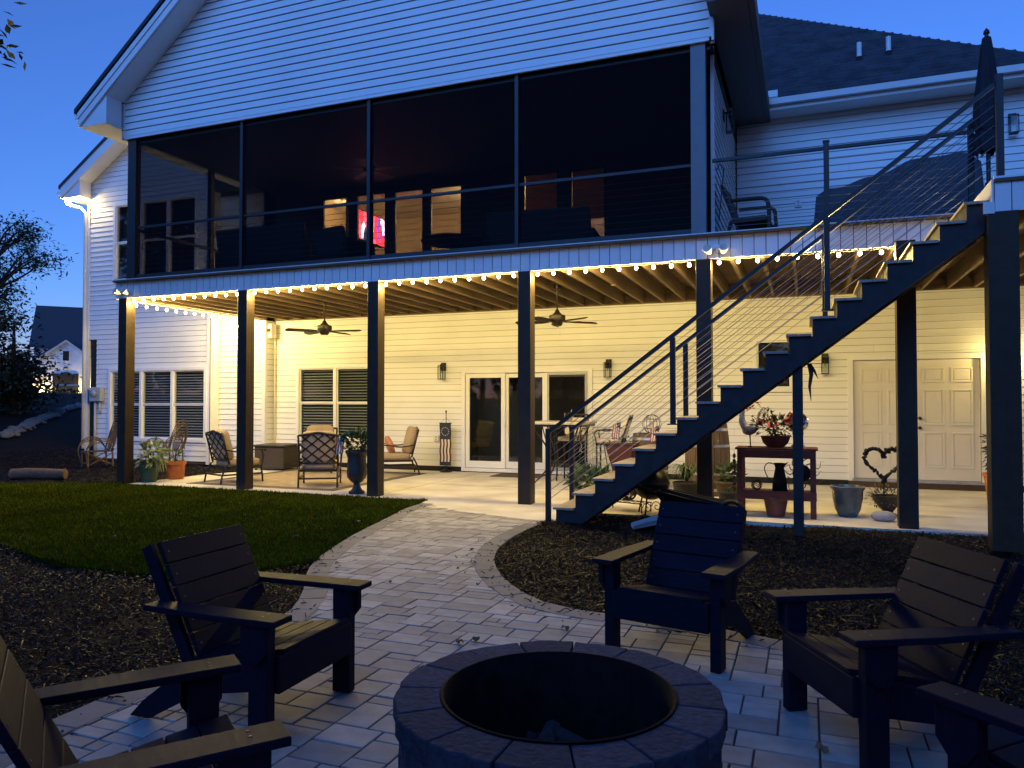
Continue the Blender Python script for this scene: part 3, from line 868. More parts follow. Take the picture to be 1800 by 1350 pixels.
# attic closure so no sky is seen through the house
hpart(MB().box(-17.0,3.5,23.9,24,0,7), 'far_wall', siding_m)
hpart(MB().box(-11.95,3.5,YW+.25,23.9,6.80,6.84), 'attic_floor', trim_m)

# room fittings
tvt = thing('television', 'lit television showing a red picture on the partition wall', 'television', (-9.93,15.85,5.75))
MB().box(-0.005,0.05,-0.62,0.62,-0.36,0.36).build('casing', black_m, tvt, bevel=0.006)
def tv_mat():
    m = bpy.data.materials.new('tv_picture'); m.use_nodes = True; nt = m.node_tree
    for n in list(nt.nodes): nt.nodes.remove(n)
    out = nt.nodes.new('ShaderNodeOutputMaterial'); em = nt.nodes.new('ShaderNodeEmission'); em.inputs[1].default_value = 1.5
    tc = nt.nodes.new('ShaderNodeTexCoord'); vo = nt.nodes.new('ShaderNodeTexVoronoi'); vo.inputs['Scale'].default_value = 4.5
    mp = nt.nodes.new('ShaderNodeMapping'); mp.inputs['Scale'].default_value = (1,1.6,0.8); mp.inputs['Rotation'].default_value = (0.5,0,0)
    cr = nt.nodes.new('ShaderNodeValToRGB'); cr.color_ramp.interpolation = 'CONSTANT'
    el = cr.color_ramp.elements
    el[0].position = 0; el[0].color = (0.75,0.03,0.04,1); el[1].position = 0.42; el[1].color = (0.02,0.02,0.03,1)
    for pz, c in ((0.5,(0.85,0.08,0.09,1)),(0.66,(0.8,0.7,0.9,1)),(0.75,(0.12,0.05,0.35,1)),(0.88,(0.6,0.03,0.04,1))):
        e = el.new(pz); e.color = c
    nt.links.new(tc.outputs['Object'], mp.inputs[0]); nt.links.new(mp.outputs[0], vo.inputs['Vector'])
    sep = nt.nodes.new('ShaderNodeSeparateColor'); nt.links.new(vo.outputs['Color'], sep.inputs[0])
    nt.links.new(sep.outputs[0], cr.inputs[0]); nt.links.new(cr.outputs[0], em.inputs[0]); nt.links.new(em.outputs[0], out.inputs[0])
    return m
MB().box(0.0505,0.053,-0.60,0.60,-0.34,0.34).build('screen', tv_mat(), tvt)
ch = thing('chandelier', 'small dark chandelier hanging in the lit room', 'chandelier', (-7.55,16.4,6.70))
MB().lathe([(0.0,0),(0.10,-0.005),(0.10,-0.03),(0.012,-0.04),(0.012,-0.75),(0.05,-0.78),(0.05,-0.86),(0.0,-0.9)],14).build('stem', black_m, ch)
arm = MB()
for i in range(5):
    t = 2*math.pi*i/5; c, s = math.cos(t), math.sin(t)
    arm.tube([(0.04*c,0.04*s,-0.82),(0.18*c,0.18*s,-0.9),(0.3*c,0.3*s,-0.84),(0.3*c,0.3*s,-0.74)],0.01,6)
arm.build('arm', black_m, ch)
point_light('room_lamp', (0.5,0.6,-0.55), 42, (1.0,0.66,0.30), ch, 0.12)
cl = thing('ceiling_lamp', 'round lit ceiling lamp beyond the leftmost porch window', 'lamp', (-10.9,16.3,6.70))
MB().lathe([(0.16,0.0),(0.16,-0.03),(0.13,-0.07),(0.0,-0.09)],16).build('dome', shade_m, cl)
point_light('hall_lamp', (0,0,-0.3), 20, (1.0,0.66,0.30), cl, 0.1)

# ------------------------------------------------------------------ deck
deck = thing('deck', 'raised wooden deck on dark posts with white vertical skirting', 'deck', (-5, 12, 0))
def dpart(b, name, m, **k): return b.build(name, m, deck, world=True, **k)
PX = [-11.93, -9.15, -6.54, -3.96, -1.376]     # front-left edges of the five front posts
PY = 10.38
def deck_post(x, y, w=0.20, d=0.20, z1=DZ):
    o = dpart(MB().box(x,x+w,y,y+d,0,z1), 'post', post_m, bevel=0.006)
    return o
for x in PX: deck_post(x, PY)
deck_post(1.02, 10.03, 0.21, 0.21)
deck_post(1.74, 8.85, 0.27, 0.22)
# joists and boards
x = -11.9
while x < 6.0:
    if x < -11.5: y0, y1 = 10.42, YS
    else: y0, y1 = 10.42, YW-.005
    dpart(MB().box(x,x+.04,y0,y1,DZ+.02,FZ-.045), 'joist', joist_m); x += 0.405
nb = 31
for i in range(nb):
    y = 10.30+i*0.1445
    x0 = -12.0 if y < YS-.2 else -11.88
    dpart(MB().box(x0,6.2,y,y+.139,FZ-.043,FZ-.012), 'deck_board', board_m)
for i in range(10):
    y = 8.82+i*0.1445
    dpart(MB().box(1.80,6.2,y,y+.139,FZ-.043,FZ-.012), 'deck_board', board_m)
x = 1.85
while x < 6.0:
    dpart(MB().box(x,x+.04,8.9,10.33,DZ+.02,FZ-.045), 'joist', joist_m); x += 0.405
dpart(MB().box(-11.95,1.74,10.405,10.445,DZ+.004,FZ-.045), 'rim_beam', joist_m)
dpart(MB().box(-12.0,-11.95,10.405,YS-.01,DZ+.004,FZ-.045), 'rim_beam', joist_m)
dpart(MB().box(1.80,6.2,8.862,8.90,DZ+.004,FZ-.045), 'rim_beam', joist_m)
dpart(MB().box(-3.0,-2.92,12.2,12.28,DZ-.0,DZ+.018).box(-11.88,3.55,YW-.035,YW-.007,DZ+.005,FZ-.05), 'ledger', joist_m)
# skirting boards
x = -12.02
sk0 = None
while x < 1.72:
    w = 0.150
    if sk0 is None:
        sk0 = MB().box(0.005,w-.005,0,0.016,DZ-.002,FZ-.01).build('skirt_board', skirt_m, deck); o = sk0
    else:
        o = share(sk0, 'skirt_board', deck, (0,0,0))
    o.location = (x+5, 10.385-12, 0); x += w
y = 10.39
while y < YS-.15:
    o = share(sk0, 'skirt_board', deck, (-12.022+5, y-12+.15, 0), R(-90)); y += 0.150
x = 1.80
while x < 6.0:
    o = share(sk0, 'skirt_board', deck, (x+5, 8.846-12, 0)); x += 0.150
dpart(MB().box(-12.03,1.72,10.402,10.404,DZ,FZ-.012), 'skirt_backing', dark_m)
dpart(MB().box(-12.04,1.76,10.36,10.402,FZ-.008,FZ+.014), 'skirt_cap', trim_m)
dpart(MB().box(1.795,6.1,8.82,8.86,FZ-.008,FZ+.014).box(1.775,1.795,8.85,10.38,DZ,FZ-.01), 'skirt_cap', trim_m)
dpart(MB().box(1.70,1.80,8.838,8.845,DZ-.02,DZ+.10), 'light_tab', white_m)
# deck railing (right part, open deck)
for (x,y) in ((0.24,10.44),(1.86,10.44)):
    dpart(MB().box(x,x+.065,y,y+.065,FZ-.01,FZ+1.09), 'railing_post', rail_m, bevel=0.004)
    dpart(MB().box(x-.008,x+.073,y-.008,y+.073,FZ+1.09,FZ+1.105), 'post_cap', rail_m)
dpart(MB().box(-1.16,1.86,10.447,10.497,FZ+.99,FZ+1.03), 'top_rail', rail_m)
for i in range(9):
    z = FZ+.10+i*0.098
    dpart(MB().tube([(-1.16,10.472,z),(0.8,10.472,z-.004),(1.86,10.472,z)],0.0035,5), 'cable', cable_m)
# landing railing on the right
for (x,y) in ((1.84,8.90),(3.9,8.90)):
    dpart(MB().box(x,x+.065,y,y+.065,FZ-.01,FZ+1.09), 'railing_post', rail_m, bevel=0.004)

# ------------------------------------------------------------------ screened porch
porch = thing('screened_porch', 'screened porch with white gable on top of the deck', 'porch', (-6.6, 12, FZ))
def ppart(b, name, m, **k): return b.build(name, m, porch, world=True, **k)
GX0, GX1 = -11.86, -1.17
GZ = 6.43
gw_ = ppart(MB().prism([(GX0,10.42,GZ),(GX1,10.42,GZ),(GX1,10.42,7.10),((GX0+GX1)/2,10.42,7.10+.80*(GX1-GX0)/2),(GX0,10.42,7.10)],(0,.12,0)), 'gable_wall', sheath_m)
SL = 0.80
def gclip(z):
    if z <= 7.11: return (GX0, GX1)
    t = (z-7.11)/SL
    return (GX0+t, GX1-t)
boards(gw_, (0,10.42,0), XU, NF, GX0, GX1, GZ+.03, 7.11+SL*(GX1-GX0)/2-.05, (), clip=gclip, gap=0.012, th=0.028)
ppart(MB().box(GX0-.02,GX1+.02,10.385,10.42,GZ-.02,GZ+.03), 'bottom_trim', trim_m)
for cx in (GX1-.01, GX0-.05): ppart(MB().box(cx,cx+.06,10.385,10.50,GZ-.02,7.09), 'corner_trim', trim_m)
# roof
xm = (GX0+GX1)/2
RYF = 9.96
EX0, EX1 = -12.52, -0.66
pk = 6.86+SL*(xm-EX0)
def slope_z(x): return 6.86+SL*(min(x,2*xm-x)-EX0)
ppart(MB().prism([(EX0-.06,RYF-.04,slope_z(EX0)-.02),(xm,RYF-.04,pk+.03),(xm,19,pk+.03),(EX0-.06,19,slope_z(EX0)-.02)],(0,0,0.08)), 'roof_slope', shingle_m)
ppart(MB().prism([(EX1+.06,RYF-.04,slope_z(EX1)-.02),(xm,RYF-.04,pk+.03),(xm,19,pk+.03),(EX1+.06,19,slope_z(EX1)-.02)],(0,0,0.08)), 'roof_slope', shingle_m)
for (xa, sgn) in ((EX0,1),(EX1,-1)):
    e = xa
    rb = [(e,RYF,slope_z(e)-.26),(xm,RYF,pk-.26),(xm,RYF,pk-.012),(e,RYF,slope_z(e)-.012)]
    ppart(MB().prism(rb,(0,.04,0)), 'rake_board', trim_m)
    rb2 = [(e,RYF-.02,slope_z(e)-.12),(xm,RYF-.02,pk-.12),(xm,RYF-.02,pk-.014),(e,RYF-.02,slope_z(e)-.014)]
    ppart(MB().prism(rb2,(0,.019,0)), 'rake_trim', trim_m)
    wx = GX0 if sgn > 0 else GX1
    g0 = slope_z(wx)-.28
    ppart(MB().prism([(wx,RYF+.042,g0),(xm,RYF+.042,pk-.28),(xm,10.40,pk-.28),(wx,10.40,g0)],(0,0,0.02)), 'rake_soffit', trim_m)
    # boxed eave
    a, c = sorted((e, wx))
    inner_ = wx; zi = slope_z(wx)-.20
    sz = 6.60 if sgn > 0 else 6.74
    em_ = trim_m if sgn > 0 else mat('shaded_eave',(0.10,0.09,0.085),0.6)  # right eave colour darkened to carry its shade, left eave stays white
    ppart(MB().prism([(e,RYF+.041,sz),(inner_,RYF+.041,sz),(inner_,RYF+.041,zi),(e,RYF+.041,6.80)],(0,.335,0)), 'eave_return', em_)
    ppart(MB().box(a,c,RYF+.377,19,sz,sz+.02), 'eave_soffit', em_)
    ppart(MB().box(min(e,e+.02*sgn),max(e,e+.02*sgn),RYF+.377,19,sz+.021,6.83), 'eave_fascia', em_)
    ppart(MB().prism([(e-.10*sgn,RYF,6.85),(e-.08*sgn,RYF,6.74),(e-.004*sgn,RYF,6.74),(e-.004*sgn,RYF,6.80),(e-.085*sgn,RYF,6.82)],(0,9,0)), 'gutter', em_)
ppart(MB().box(GX0,GX1,10.55,YW-.02,6.45,6.48), 'ceiling', ceil_m)
ppart(MB().box(-11.62,GX1-.01,10.50,10.54,6.34,6.42), 'header', screen_frame_m)
# frame posts, rails, screens (front)
fx = [(-11.80,-11.60),(-9.175,-9.115),(-6.60,-6.54),(-4.03,-3.97),(-1.44,-1.24)]
for k,(a,c) in enumerate(fx):
    mm = screen_frame_m if k != 4 else mat('corner_post_grey',(0.16,0.165,0.175),0.5,noise=(6,0.1))
    ppart(MB().box(a,c,10.43,10.55,FZ,6.42), 'screen_post', mm, bevel=0.004)
for (p,q) in zip(fx[:-1], fx[1:]):
    ppart(MB().box(p[1],q[0],10.455,10.53,FZ,FZ+.10), 'bottom_rail', screen_frame_m)
    ppart(MB().box(p[1],q[0],10.47,10.52,FZ+.965,FZ+1.005), 'guard_rail', screen_frame_m)
    ppart(MB().box(p[1],q[0],10.475,10.478,FZ+.10,6.34), 'screen', screen_m)
    for i in range(8):
        z = FZ+.19+i*0.094
        ppart(MB().tube([(p[1],10.50,z),(q[0],10.50,z)],0.004,5), 'cable', cable_m)
# left side: screen, post, rails
for y in (12.45,):
    ppart(MB().box(-11.80,-11.70,y,y+.10,FZ,6.45), 'screen_post', screen_frame_m)
ppart(MB().box(-11.79,-11.72,10.55,YS,FZ,FZ+.08), 'bottom_rail', screen_frame_m)
ppart(MB().box(-11.79,-11.72,10.55,YS,FZ+.95,FZ+1.0), 'guard_rail', screen_frame_m)
ppart(MB().box(-11.757,-11.754,10.55,YS,FZ+.1,6.45), 'screen', screen_m)
# right side: narrow screen bay then solid sided wall with light
ppart(MB().box(-1.235,-1.232,10.55,10.95,FZ+.1,6.5), 'screen', screen_m)
sw = ppart(MB().box(-1.34,-1.22,10.95,YW-.01,FZ,6.60), 'side_wall', sheath_m)
boards(sw, (-1.22,0,0), (0,1,0), (1,0,0), 10.98, YW-.02, FZ+.02, 6.58)
ppart(MB().box(-1.23,-1.18,10.93,10.98,FZ,6.58), 'corner_trim', trim_m)
ppart(MB().tube([(-1.15,10.9,FZ+1.0),(-1.10,10.9,FZ+1.1),(-1.05,10.92,FZ+1.02),(-1.12,10.92,FZ+.3)],0.008,6), 'hanging_cord', black_m)

# ------------------------------------------------------------------ staircase
st = thing('staircase', 'dark staircase with open treads and cable rails up to the deck', 'staircase', (-0.6, 9.5, 0))
def spart(b, name, m, **k): return b.build(name, m, st, world=True, **k)
NS = 20; RH = FZ/NS; RUN = 0.25; SX0 = -2.94
def stringer(y0, th):
    up = []
    poly = [(SX0+.02, 0.0)]
    for i in range(NS-1):
        zt = (i+1)*RH-.03
        poly.append((SX0+.02+i*RUN, zt)); poly.append((SX0+.02+(i+1)*RUN, zt))
    xe = SX0+.02+(NS-1)*RUN
    poly.append((xe, FZ-.42)); 
    poly.append((SX0+.36, 0.0))
    return MB().prism([(x,y0,z) for x,z in poly], (0,th,0))
def stringer_mesh(y0, th):
    # strips instead of one concave polygon
    b = MB(); sl = RH/RUN
    for i in range(NS-1):
        xa = SX0+.02+i*RUN; xb = xa+RUN; zt = (i+1)*RH-.03
        lo = lambda x: max(0.0, (x-(SX0+.36))*sl)
        pts = [(xa,lo(xa))]
        if xa < SX0+.36 < xb: pts.append((SX0+.36,0.0))
        pts += [(xb,lo(xb)),(xb,zt),(xa,zt)]
        b.prism([(x,y0,z) for x,z in pts], (0,th,0))
    return b
spart(stringer_mesh(9.00, 0.045), 'stringer', stair_m)
spart(stringer_mesh(9.90, 0.045), 'stringer', stair_m)
spart(stringer_mesh(9.45, 0.045), 'stringer', stair_m)
t0 = None
for i in range(NS-1):
    xa = SX0-.012+i*RUN; z = (i+1)*RH
    for k in range(2):
        if t0 is None:
            t0 = MB().box(0,0.132,8.965-9.5,9.985-9.5,-.028,0).build('tread', tread_m, st, bevel=0.003); o = t0
        else:
            o = share(t0, 'tread', st, (0,0,0))
        o.location = (xa+k*0.136+0.6, 0, z)
    if i % 1 == 0:
        spart(MB().box(SX0+.022+i*RUN,SX0+.045+i*RUN,9.05,9.895,(i)*RH+.004,(i+1)*RH-.03), 'riser', stair_m) if i > 10 else None
# newels, rails, cables both sides
def zs(x): return (x-SX0)/RUN*RH+RH       # nosing line
for (yy, nm) in ((8.962,'n'),(9.985,'f')):
    xs_post = [-3.04, -1.49, 0.20, 1.80]
    for k, xp in enumerate(xs_post):
        base = 0.0 if k == 0 else zs(xp)-.05
        top = zs(xp)+0.98 if k else 1.17
        if k == 3: continue
        spart(MB().box(xp,xp+.06,yy-.03,yy+.03,base,top), 'newel_post', rail_m, bevel=0.004)
        if k in (1,2):
            spart(MB().box(xp-.03,xp+.09,yy-.06,yy+.06,base,base+.012), 'post_foot', rail_m)
    spart(MB().box(-3.08,-2.94,yy-.07,yy+.07,0.0,0.014), 'post_foot', rail_m)
    A = (-2.99, 1.13); B = (1.83, 1.13+(1.83+2.99)*RH/RUN)
    spart(MB().beam((A[0],yy,A[1]),(B[0],yy,B[1]),0.05,0.045), 'hand_rail', rail_m)
    for i in range(8):
        dz = -0.105*(i+1)
        spart(MB().tube([(A[0],yy,A[1]+dz),(B[0],yy,B[1]+dz)],0.0045,5), 'cable', cable_m)
spart(MB().box(-0.14,-0.03,9.05,9.16,0,zs(-.1)-.26), 'support_post', stair_m, bevel=0.005)

# ------------------------------------------------------------------ string lights
def string_light(name, label, pts, bulbs):
    L = thing(name, label, 'string light', tuple(bulbs[0]), 0, 'string lights under the deck edge')
    o0 = Vector(bulbs[0])
    MB().tube([Vector(p)-o0 for p in pts], 0.006, 5).build('cable', lightcord_m, L)
    first = None
    for p in bulbs:
        p = Vector(p)-o0
        if first is None:
            first = MB().ell((0,0,0),0.024,0.024,0.030,10,7).build('bulb', bulb_m, L, smooth=True)
            sock = MB().lathe([(0.016,0.03),(0.016,0.055),(0.008,0.06)],8).build('socket', black_m, first)
            b_ = first
        else:
            b_ = share(first, 'bulb', L, (0,0,0)); s2 = share(sock, 'socket', b_, (0,0,0))
        b_.location = p
        point_light('bulb_light', p+Vector((0,0,-0.045)), BULB_W*random.uniform(.85,1.15), BULB_COL, L, 0.03)
ends = PX + [1.02]
bays = [(PX[i]+.28, PX[i+1]-.10) for i in range(4)] + [(PX[4]+.30, 1.15)]
names = ['leftmost', 'second', 'third', 'fourth', 'rightmost']
for k,(a,c) in enumerate(bays):
    n = int(round((c-a)/0.245))
    bl = []; cp = []
    for i in range(n+1):
        x = a+(c-a)*i/n
        bl.append((x,10.475,DZ-.045+random.uniform(-.006,.006)))
        cp.append((x,10.475,DZ-.0))
        if i < n: cp.append((x+(c-a)/n/2,10.475,DZ-.012))
    lab = ['row of warm bulbs along the deck edge in the leftmost bay','row of warm bulbs in the second bay, beside the left ceiling fan',
           'row of warm bulbs in the middle bay, above the garden flag','row of warm bulbs in the fourth bay, above the sliding door','row of warm bulbs at the right end, crossing behind the stair rail'][k]
    string_light('string_light', lab, cp, bl)
bl = []; cp = []
for i in range(15):
    y = 10.62+i*0.248
    bl.append((-12.03,y,DZ-.07)); cp.append((-12.03,y,DZ-.012))
string_light('string_light', 'row of warm bulbs along the left side of the deck towards the wall', cp, bl)
bl = [(-17.98+i*0.17, 13.98, 6.735) for i in range(4)]
string_light('string_light', 'short row of warm bulbs under the far left eave', [(p[0],p[1],p[2]+.05) for p in bl], bl)

# ------------------------------------------------------------------ fire pit
fp = thing('fire_pit', 'round stone block fire pit in the middle of the paver patio', 'fire pit', (PC.x, PC.y-0.0, 0))
def arc_block(r0, r1, a, b, z0, z1, n=4, jit=0.0):
    m_ = MB(); rj = lambda: random.uniform(-jit, jit)
    vs = []
    for i in range(n+1):
        t = a+(b-a)*i/n
        jr = rj()
        for (r,z) in ((r0,z0),(r1+jr,z0),(r1+jr,z1),(r0,z1)):
            vs.append((r*math.cos(t), r*math.sin(t), z))
    fs = [(0,1,2,3),(4*n+3,4*n+2,4*n+1,4*n)]
    for i in range(n):
        for k in range(4):
            k2 = (k+1) % 4
            fs.append((4*i+k, 4*i+4+k, 4*i+4+k2, 4*i+k2))
    return m_.add(vs, fs)
NCAP = 15
for i in range(NCAP):
    a = 2*math.pi*(i+.2)/NCAP; b = 2*math.pi*(i+1.2)/NCAP
    arc_block(0.435, 0.605, a+.006, b-.006, 0.345+random.uniform(-.003,.003), 0.42+random.uniform(-.004,.004), 5, 0.007).build('cap_stone', pitstone_m, fp, bevel=0.006)
for row in range(3):
    nb_ = 18
    for i in range(nb_):
        a = 2*math.pi*(i+.5*(row%2))/nb_; b = 2*math.pi*(i+1+.5*(row%2))/nb_
        arc_block(0.445, 0.585, a+.008, b-.008, 0.0+row*.115, 0.112+row*.115, 3, 0.006).build('wall_block', pitstone_m, fp, bevel=0.008)
MB().lathe([(0.436,0.428),(0.428,0.430),(0.424,0.425),(0.424,0.05),(0.429,0.05),(0.431,0.422),(0.436,0.424)],48,cap=False).build('steel_ring', mat('burnt_ring',(0.010,0.008,0.008),0.85,spec=0.1,noise=(15,0.5)), fp, smooth=True, autos=40)
ab = MB(); 
for i in range(25):
    for j in range(25):
        x = -0.42+0.84*i/24; y = -0.42+0.84*j/24
        ab.v.append((x,y,0.06+0.03*math.sin(9*x+1)*math.cos(7*y)+random.uniform(0,.02)))
for i in range(24):
    for j in range(24):
        c_ = ((i+.5)/24-.5, (j+.5)/24-.5)
        if c_[0]**2+c_[1]**2 < 0.25: ab.f.append((i*25+j,i*25+j+1,(i+1)*25+j+1,(i+1)*25+j))
ab.build('ash_bed', ash_m, fp)
for k,(x,y,a,L) in enumerate(((0.05,-0.05,0.5,0.5),(-0.08,0.05,1.7,0.45),(0.1,0.12,2.6,0.4))):
    d = Vector((math.cos(a),math.sin(a),0.12))
    MB().tube([Vector((x,y,0.13))-d*L/2, Vector((x,y,0.14)), Vector((x,y,0.13))+d*L/2],[0.045,0.05,0.04],8).build('charred_log', ash_m, fp, smooth=True, autos=50)
MB().ell((0.16,-0.33,0.13),0.05,0.035,0.02,8,5).build('ash_lump', mat('pale_ash',(0.35,0.35,0.36),0.9), fp)

# ------------------------------------------------------------------ adirondack chairs
# local frame: front of seat at y = 0 facing -Y, back towards +Y
def make_chair():
    t = thing('adirondack_chair', 'charcoal modern adirondack chair facing the fire pit, nearest the stairs', 'chair', (0,0,0), 0, 'adirondack chairs round the fire pit')
    bv = 0.006
    for s in (-1,1):
        x = s*0.325
        MB().box(x-.03,x+.03,0.02,0.12,0,0.53).build('front_leg', chair_m, t, bevel=bv)
        xo = x+s*.031
        MB().prism([(xo,0.0,0.53),(xo,0.14,0.53),(xo,0.14,0.42),(xo,0.10,0.36),(xo,0.05,0.36),(xo,0.0,0.42)],(s*.028,0,0)).build('arm_bracket', chair_m, t, bevel=0.004)
        arm = [(x-.055-(.0 if s>0 else .025),-0.05,0.531),(x+.055+(.025 if s>0 else .0),-0.05,0.531),(x+.055+(.025 if s>0 else 0),0.30,0.531),(x+.05,0.70,0.531),(x-.05,0.70,0.531),(x-.055-(.025 if s<0 else 0),0.30,0.531)]
        MB().prism(arm,(0,0,0.028)).build('armrest', chair_m, t, bevel=0.005)
        MB().prism([(x-s*.031,0.03,0.22),(x-s*.031,0.03,0.37),(x-s*.031,0.50,0.29),(x-s*.031,0.78,0.08),(x-s*.031,0.86,0.0),(x-s*.031,0.74,0.0),(x-s*.031,0.46,0.15)],(-s*.03,0,0)).build('side_rail', chair_m, t, bevel=0.004)
        MB().beam((s*.25,0.50,0.20),(s*.25,0.80,0.80),0.03,0.06,(0,-1,0.4)).build('back_post', chair_m, t, bevel=0.004)
    MB().box(-.294,.294,0.0,0.03,0.21,0.375).build('apron', chair_m, t, bevel=bv)
    for i in range(5):
        y0 = 0.0+i*0.103; z0 = 0.376-i*0.0175
        MB().prism([(-.262,y0,z0),(.262,y0,z0),(.262,y0+.097,z0-.0165),(-.262,y0+.097,z0-.0165)],(0,0,.024)).build('seat_slat', chair_m, t, bevel=0.004)
    b0 = Vector((0,0.47,0.315)); d = Vector((0,0.42,0.86)).normalized()
    for i in range(5):
        p = b0+d*(i*0.114); q = p+d*0.109
        n = Vector((0,-0.86,0.42)).normalized()*0.024
        MB().prism([(-.28,p.y,p.z),(.28,p.y,p.z),(.28,q.y,q.z),(-.28,q.y,q.z)],tuple(n)).build('back_slat', chair_m, t, bevel=0.004)
    MB().box(-.26,.26,0.655,0.69,0.50,0.529).build('back_crosspiece', chair_m, t, bevel=0.004)
    sc0 = None
    spots_ = [(sx*.325+dx, yy, .5595, 0) for sx in (-1,1) for (dx,yy) in ((-.02,.05),(.02,.05),(0,.62))]
    nn_ = Vector((0,-0.86,0.42)).normalized()
    for i in range(5):
        p = b0+d*(i*0.114+.054)+nn_*.0245
        spots_ += [(-.25,p.y,p.z,1),(.25,p.y,p.z,1)]
    for (x,y,z,k_) in spots_:
        if sc0 is None: sc0 = MB().lathe([(0,.0012),(.005,.001),(.0055,0)],10).build('screw', mat('screw_head',(.06,.06,.065),.45,metal=.6), t); o_ = sc0
        else: o_ = share(sc0, 'screw', t, (0,0,0))
        o_.location = (x,y,z)
        if k_: o_.rotation_euler = (R(64),0,0)
    return t
ac = make_chair()
def face(dx, dy): return math.atan2(dy, dx)+math.pi/2     # local -Y turned to (dx,dy)
ac.location = (-0.80, 4.36, 0.005); ac.rotation_euler = (0,0,face(-.22,-.97))
dup(ac, (-2.17,3.03,0.005), face(1,0.02), 'charcoal adirondack chair on the left, its back to the lawn')
dup(ac, (0.03,3.64,0.005), face(-.88,-.47), 'charcoal adirondack chair on the right, its back to the mulch bed')
dup(ac, (-1.70,1.97,0.005), face(.61,.79), 'charcoal adirondack chair cut off by the lower left corner')
dup(ac, (0.64,3.07,0.005), face(-.73,.68), 'charcoal adirondack chair cut off by the lower right corner')

for k,(x,y,s,lab) in enumerate([(-2.01,4.26,.05,'rounder of the two dry leaves on the pavers behind the fire pit'),(-1.94,4.34,.055,'flatter of the two dry leaves on the pavers behind the fire pit'),(-1.49,4.77,.055,'dry leaf on the pavers left of the chair by the stairs'),
      (-3.21,5.46,.03,'small dry leaf on the walk beside the left chair arm'),(-2.86,6.39,.025,'tiny dry leaf on the walk beside the curved border'),(-2.91,6.12,.025,'dark speck of leaf on the middle of the walk'),
      (0.05,4.29,.05,'dark dry leaf on the pavers under the right chair'),(0.05,3.53,.05,'dark dry leaf on the pavers at the lower right'),(-5.09,7.9,.045,'pale dry leaf on the turf beside the walk'),(-5.15,6.78,.04,'pale dry leaf on the turf behind the left chair'),(-6.98,6.05,.045,'pale dry leaf on the dark left side of the turf')]):
    dry_leaf(x, y, 0.010 if k < 8 else 0.04, s*.72, random.uniform(0,6), lab)

# ------------------------------------------------------------------ planting helpers
def bush(c, rx, ry, rz, n, L, w, rnd, up=0.3, shell=0.45):
    b = MB()
    for _ in range(n):
        v = Vector((rnd.gauss(0,1), rnd.gauss(0,1), rnd.gauss(0,1))).normalized()*(shell+(1-shell)*rnd.random())
        p = Vector((c[0]+v.x*rx, c[1]+v.y*ry, c[2]+v.z*rz))
        d = (v+Vector((rnd.uniform(-.6,.6),rnd.uniform(-.6,.6),rnd.uniform(-.4,.4)+up))).normalized()
        b.leaf(p, d, (rnd.uniform(-1,1),rnd.uniform(-1,1),1), L*rnd.uniform(.6,1.3), w*rnd.uniform(.6,1.3), rnd.uniform(0,.3))
    return b
def spider(c, n, R0, H, rnd, w=0.022):
    b = MB()
    for _ in range(n):
        a = rnd.uniform(0,6.283); r = R0*rnd.uniform(.5,1.1); h = H*rnd.uniform(.6,1.2)
        pts = []
        for k in range(7):
            t = k/6
            pts.append((c[0]+math.cos(a)*r*t, c[1]+math.sin(a)*r*t, c[2]+h*(2.4*t-2.1*t*t)))
        b.strip(pts, w)
    return b
rp = random.Random(11)
def pot(prof, m, label, loc, foliage=None, name='planter', soilz=None, soilr=None, n=28, cat='planter', grp='potted plants on the patio'):
    t = thing(name, label, cat, loc, 0, grp)
    MB().lathe(prof, n, cap=False).build('pot', m, t, smooth=True, autos=45)
    if soilz: MB().lathe([(0.0,soilz+.015),(soilr*.6,soilz+.012),(soilr,soilz)],n).build('soil', soil_m, t)
    for (b, mm, nm) in (foliage or []): stuff(b.build(nm, mm, t, fixn=False)) 
    return t
# green pot and terracotta pot by the left post
fol = bush((0.05,0,0.52),0.26,0.22,0.24,170,0.16,0.05,rp,-.1)
for _ in range(26):
    a = rp.uniform(-.6,1.2); fol.strip([(0,0,.3),(math.cos(a)*.15,math.sin(a)*.12,.5),(math.cos(a)*.3,math.sin(a)*.2,.45),(math.cos(a)*.36,math.sin(a)*.24,.2)],0.05)
pot([(0.0,0.0),(0.125,0.0),(0.165,0.27),(0.18,0.275),(0.18,0.31),(0.16,0.31),(0.15,0.25)],greenpot_m,'green plastic pot with trailing pale leaves beside the leftmost post',(-11.52,10.75,0),[(fol,leafpale_m,'foliage')],'plant_pot',0.27,0.155)
fol = bush((0,0,0.44),0.2,0.17,0.10,60,0.12,0.02,rp,.3)
for _ in range(5):
    a = rp.uniform(0,6.28); fol.strip([(0,0,.3),(math.cos(a)*.1,math.sin(a)*.1,.55),(math.cos(a)*.25,math.sin(a)*.2,.6)],0.03)
pot([(0.0,0.0),(0.15,0.0),(0.16,0.03),(0.185,0.28),(0.205,0.285),(0.205,0.35),(0.185,0.35),(0.175,0.28)],terracotta_m,'orange terracotta pot with sparse stems at the left end of the slab',(-11.50,11.35,0),[(fol,leaf_m,'foliage')],'plant_pot',0.31,0.178)
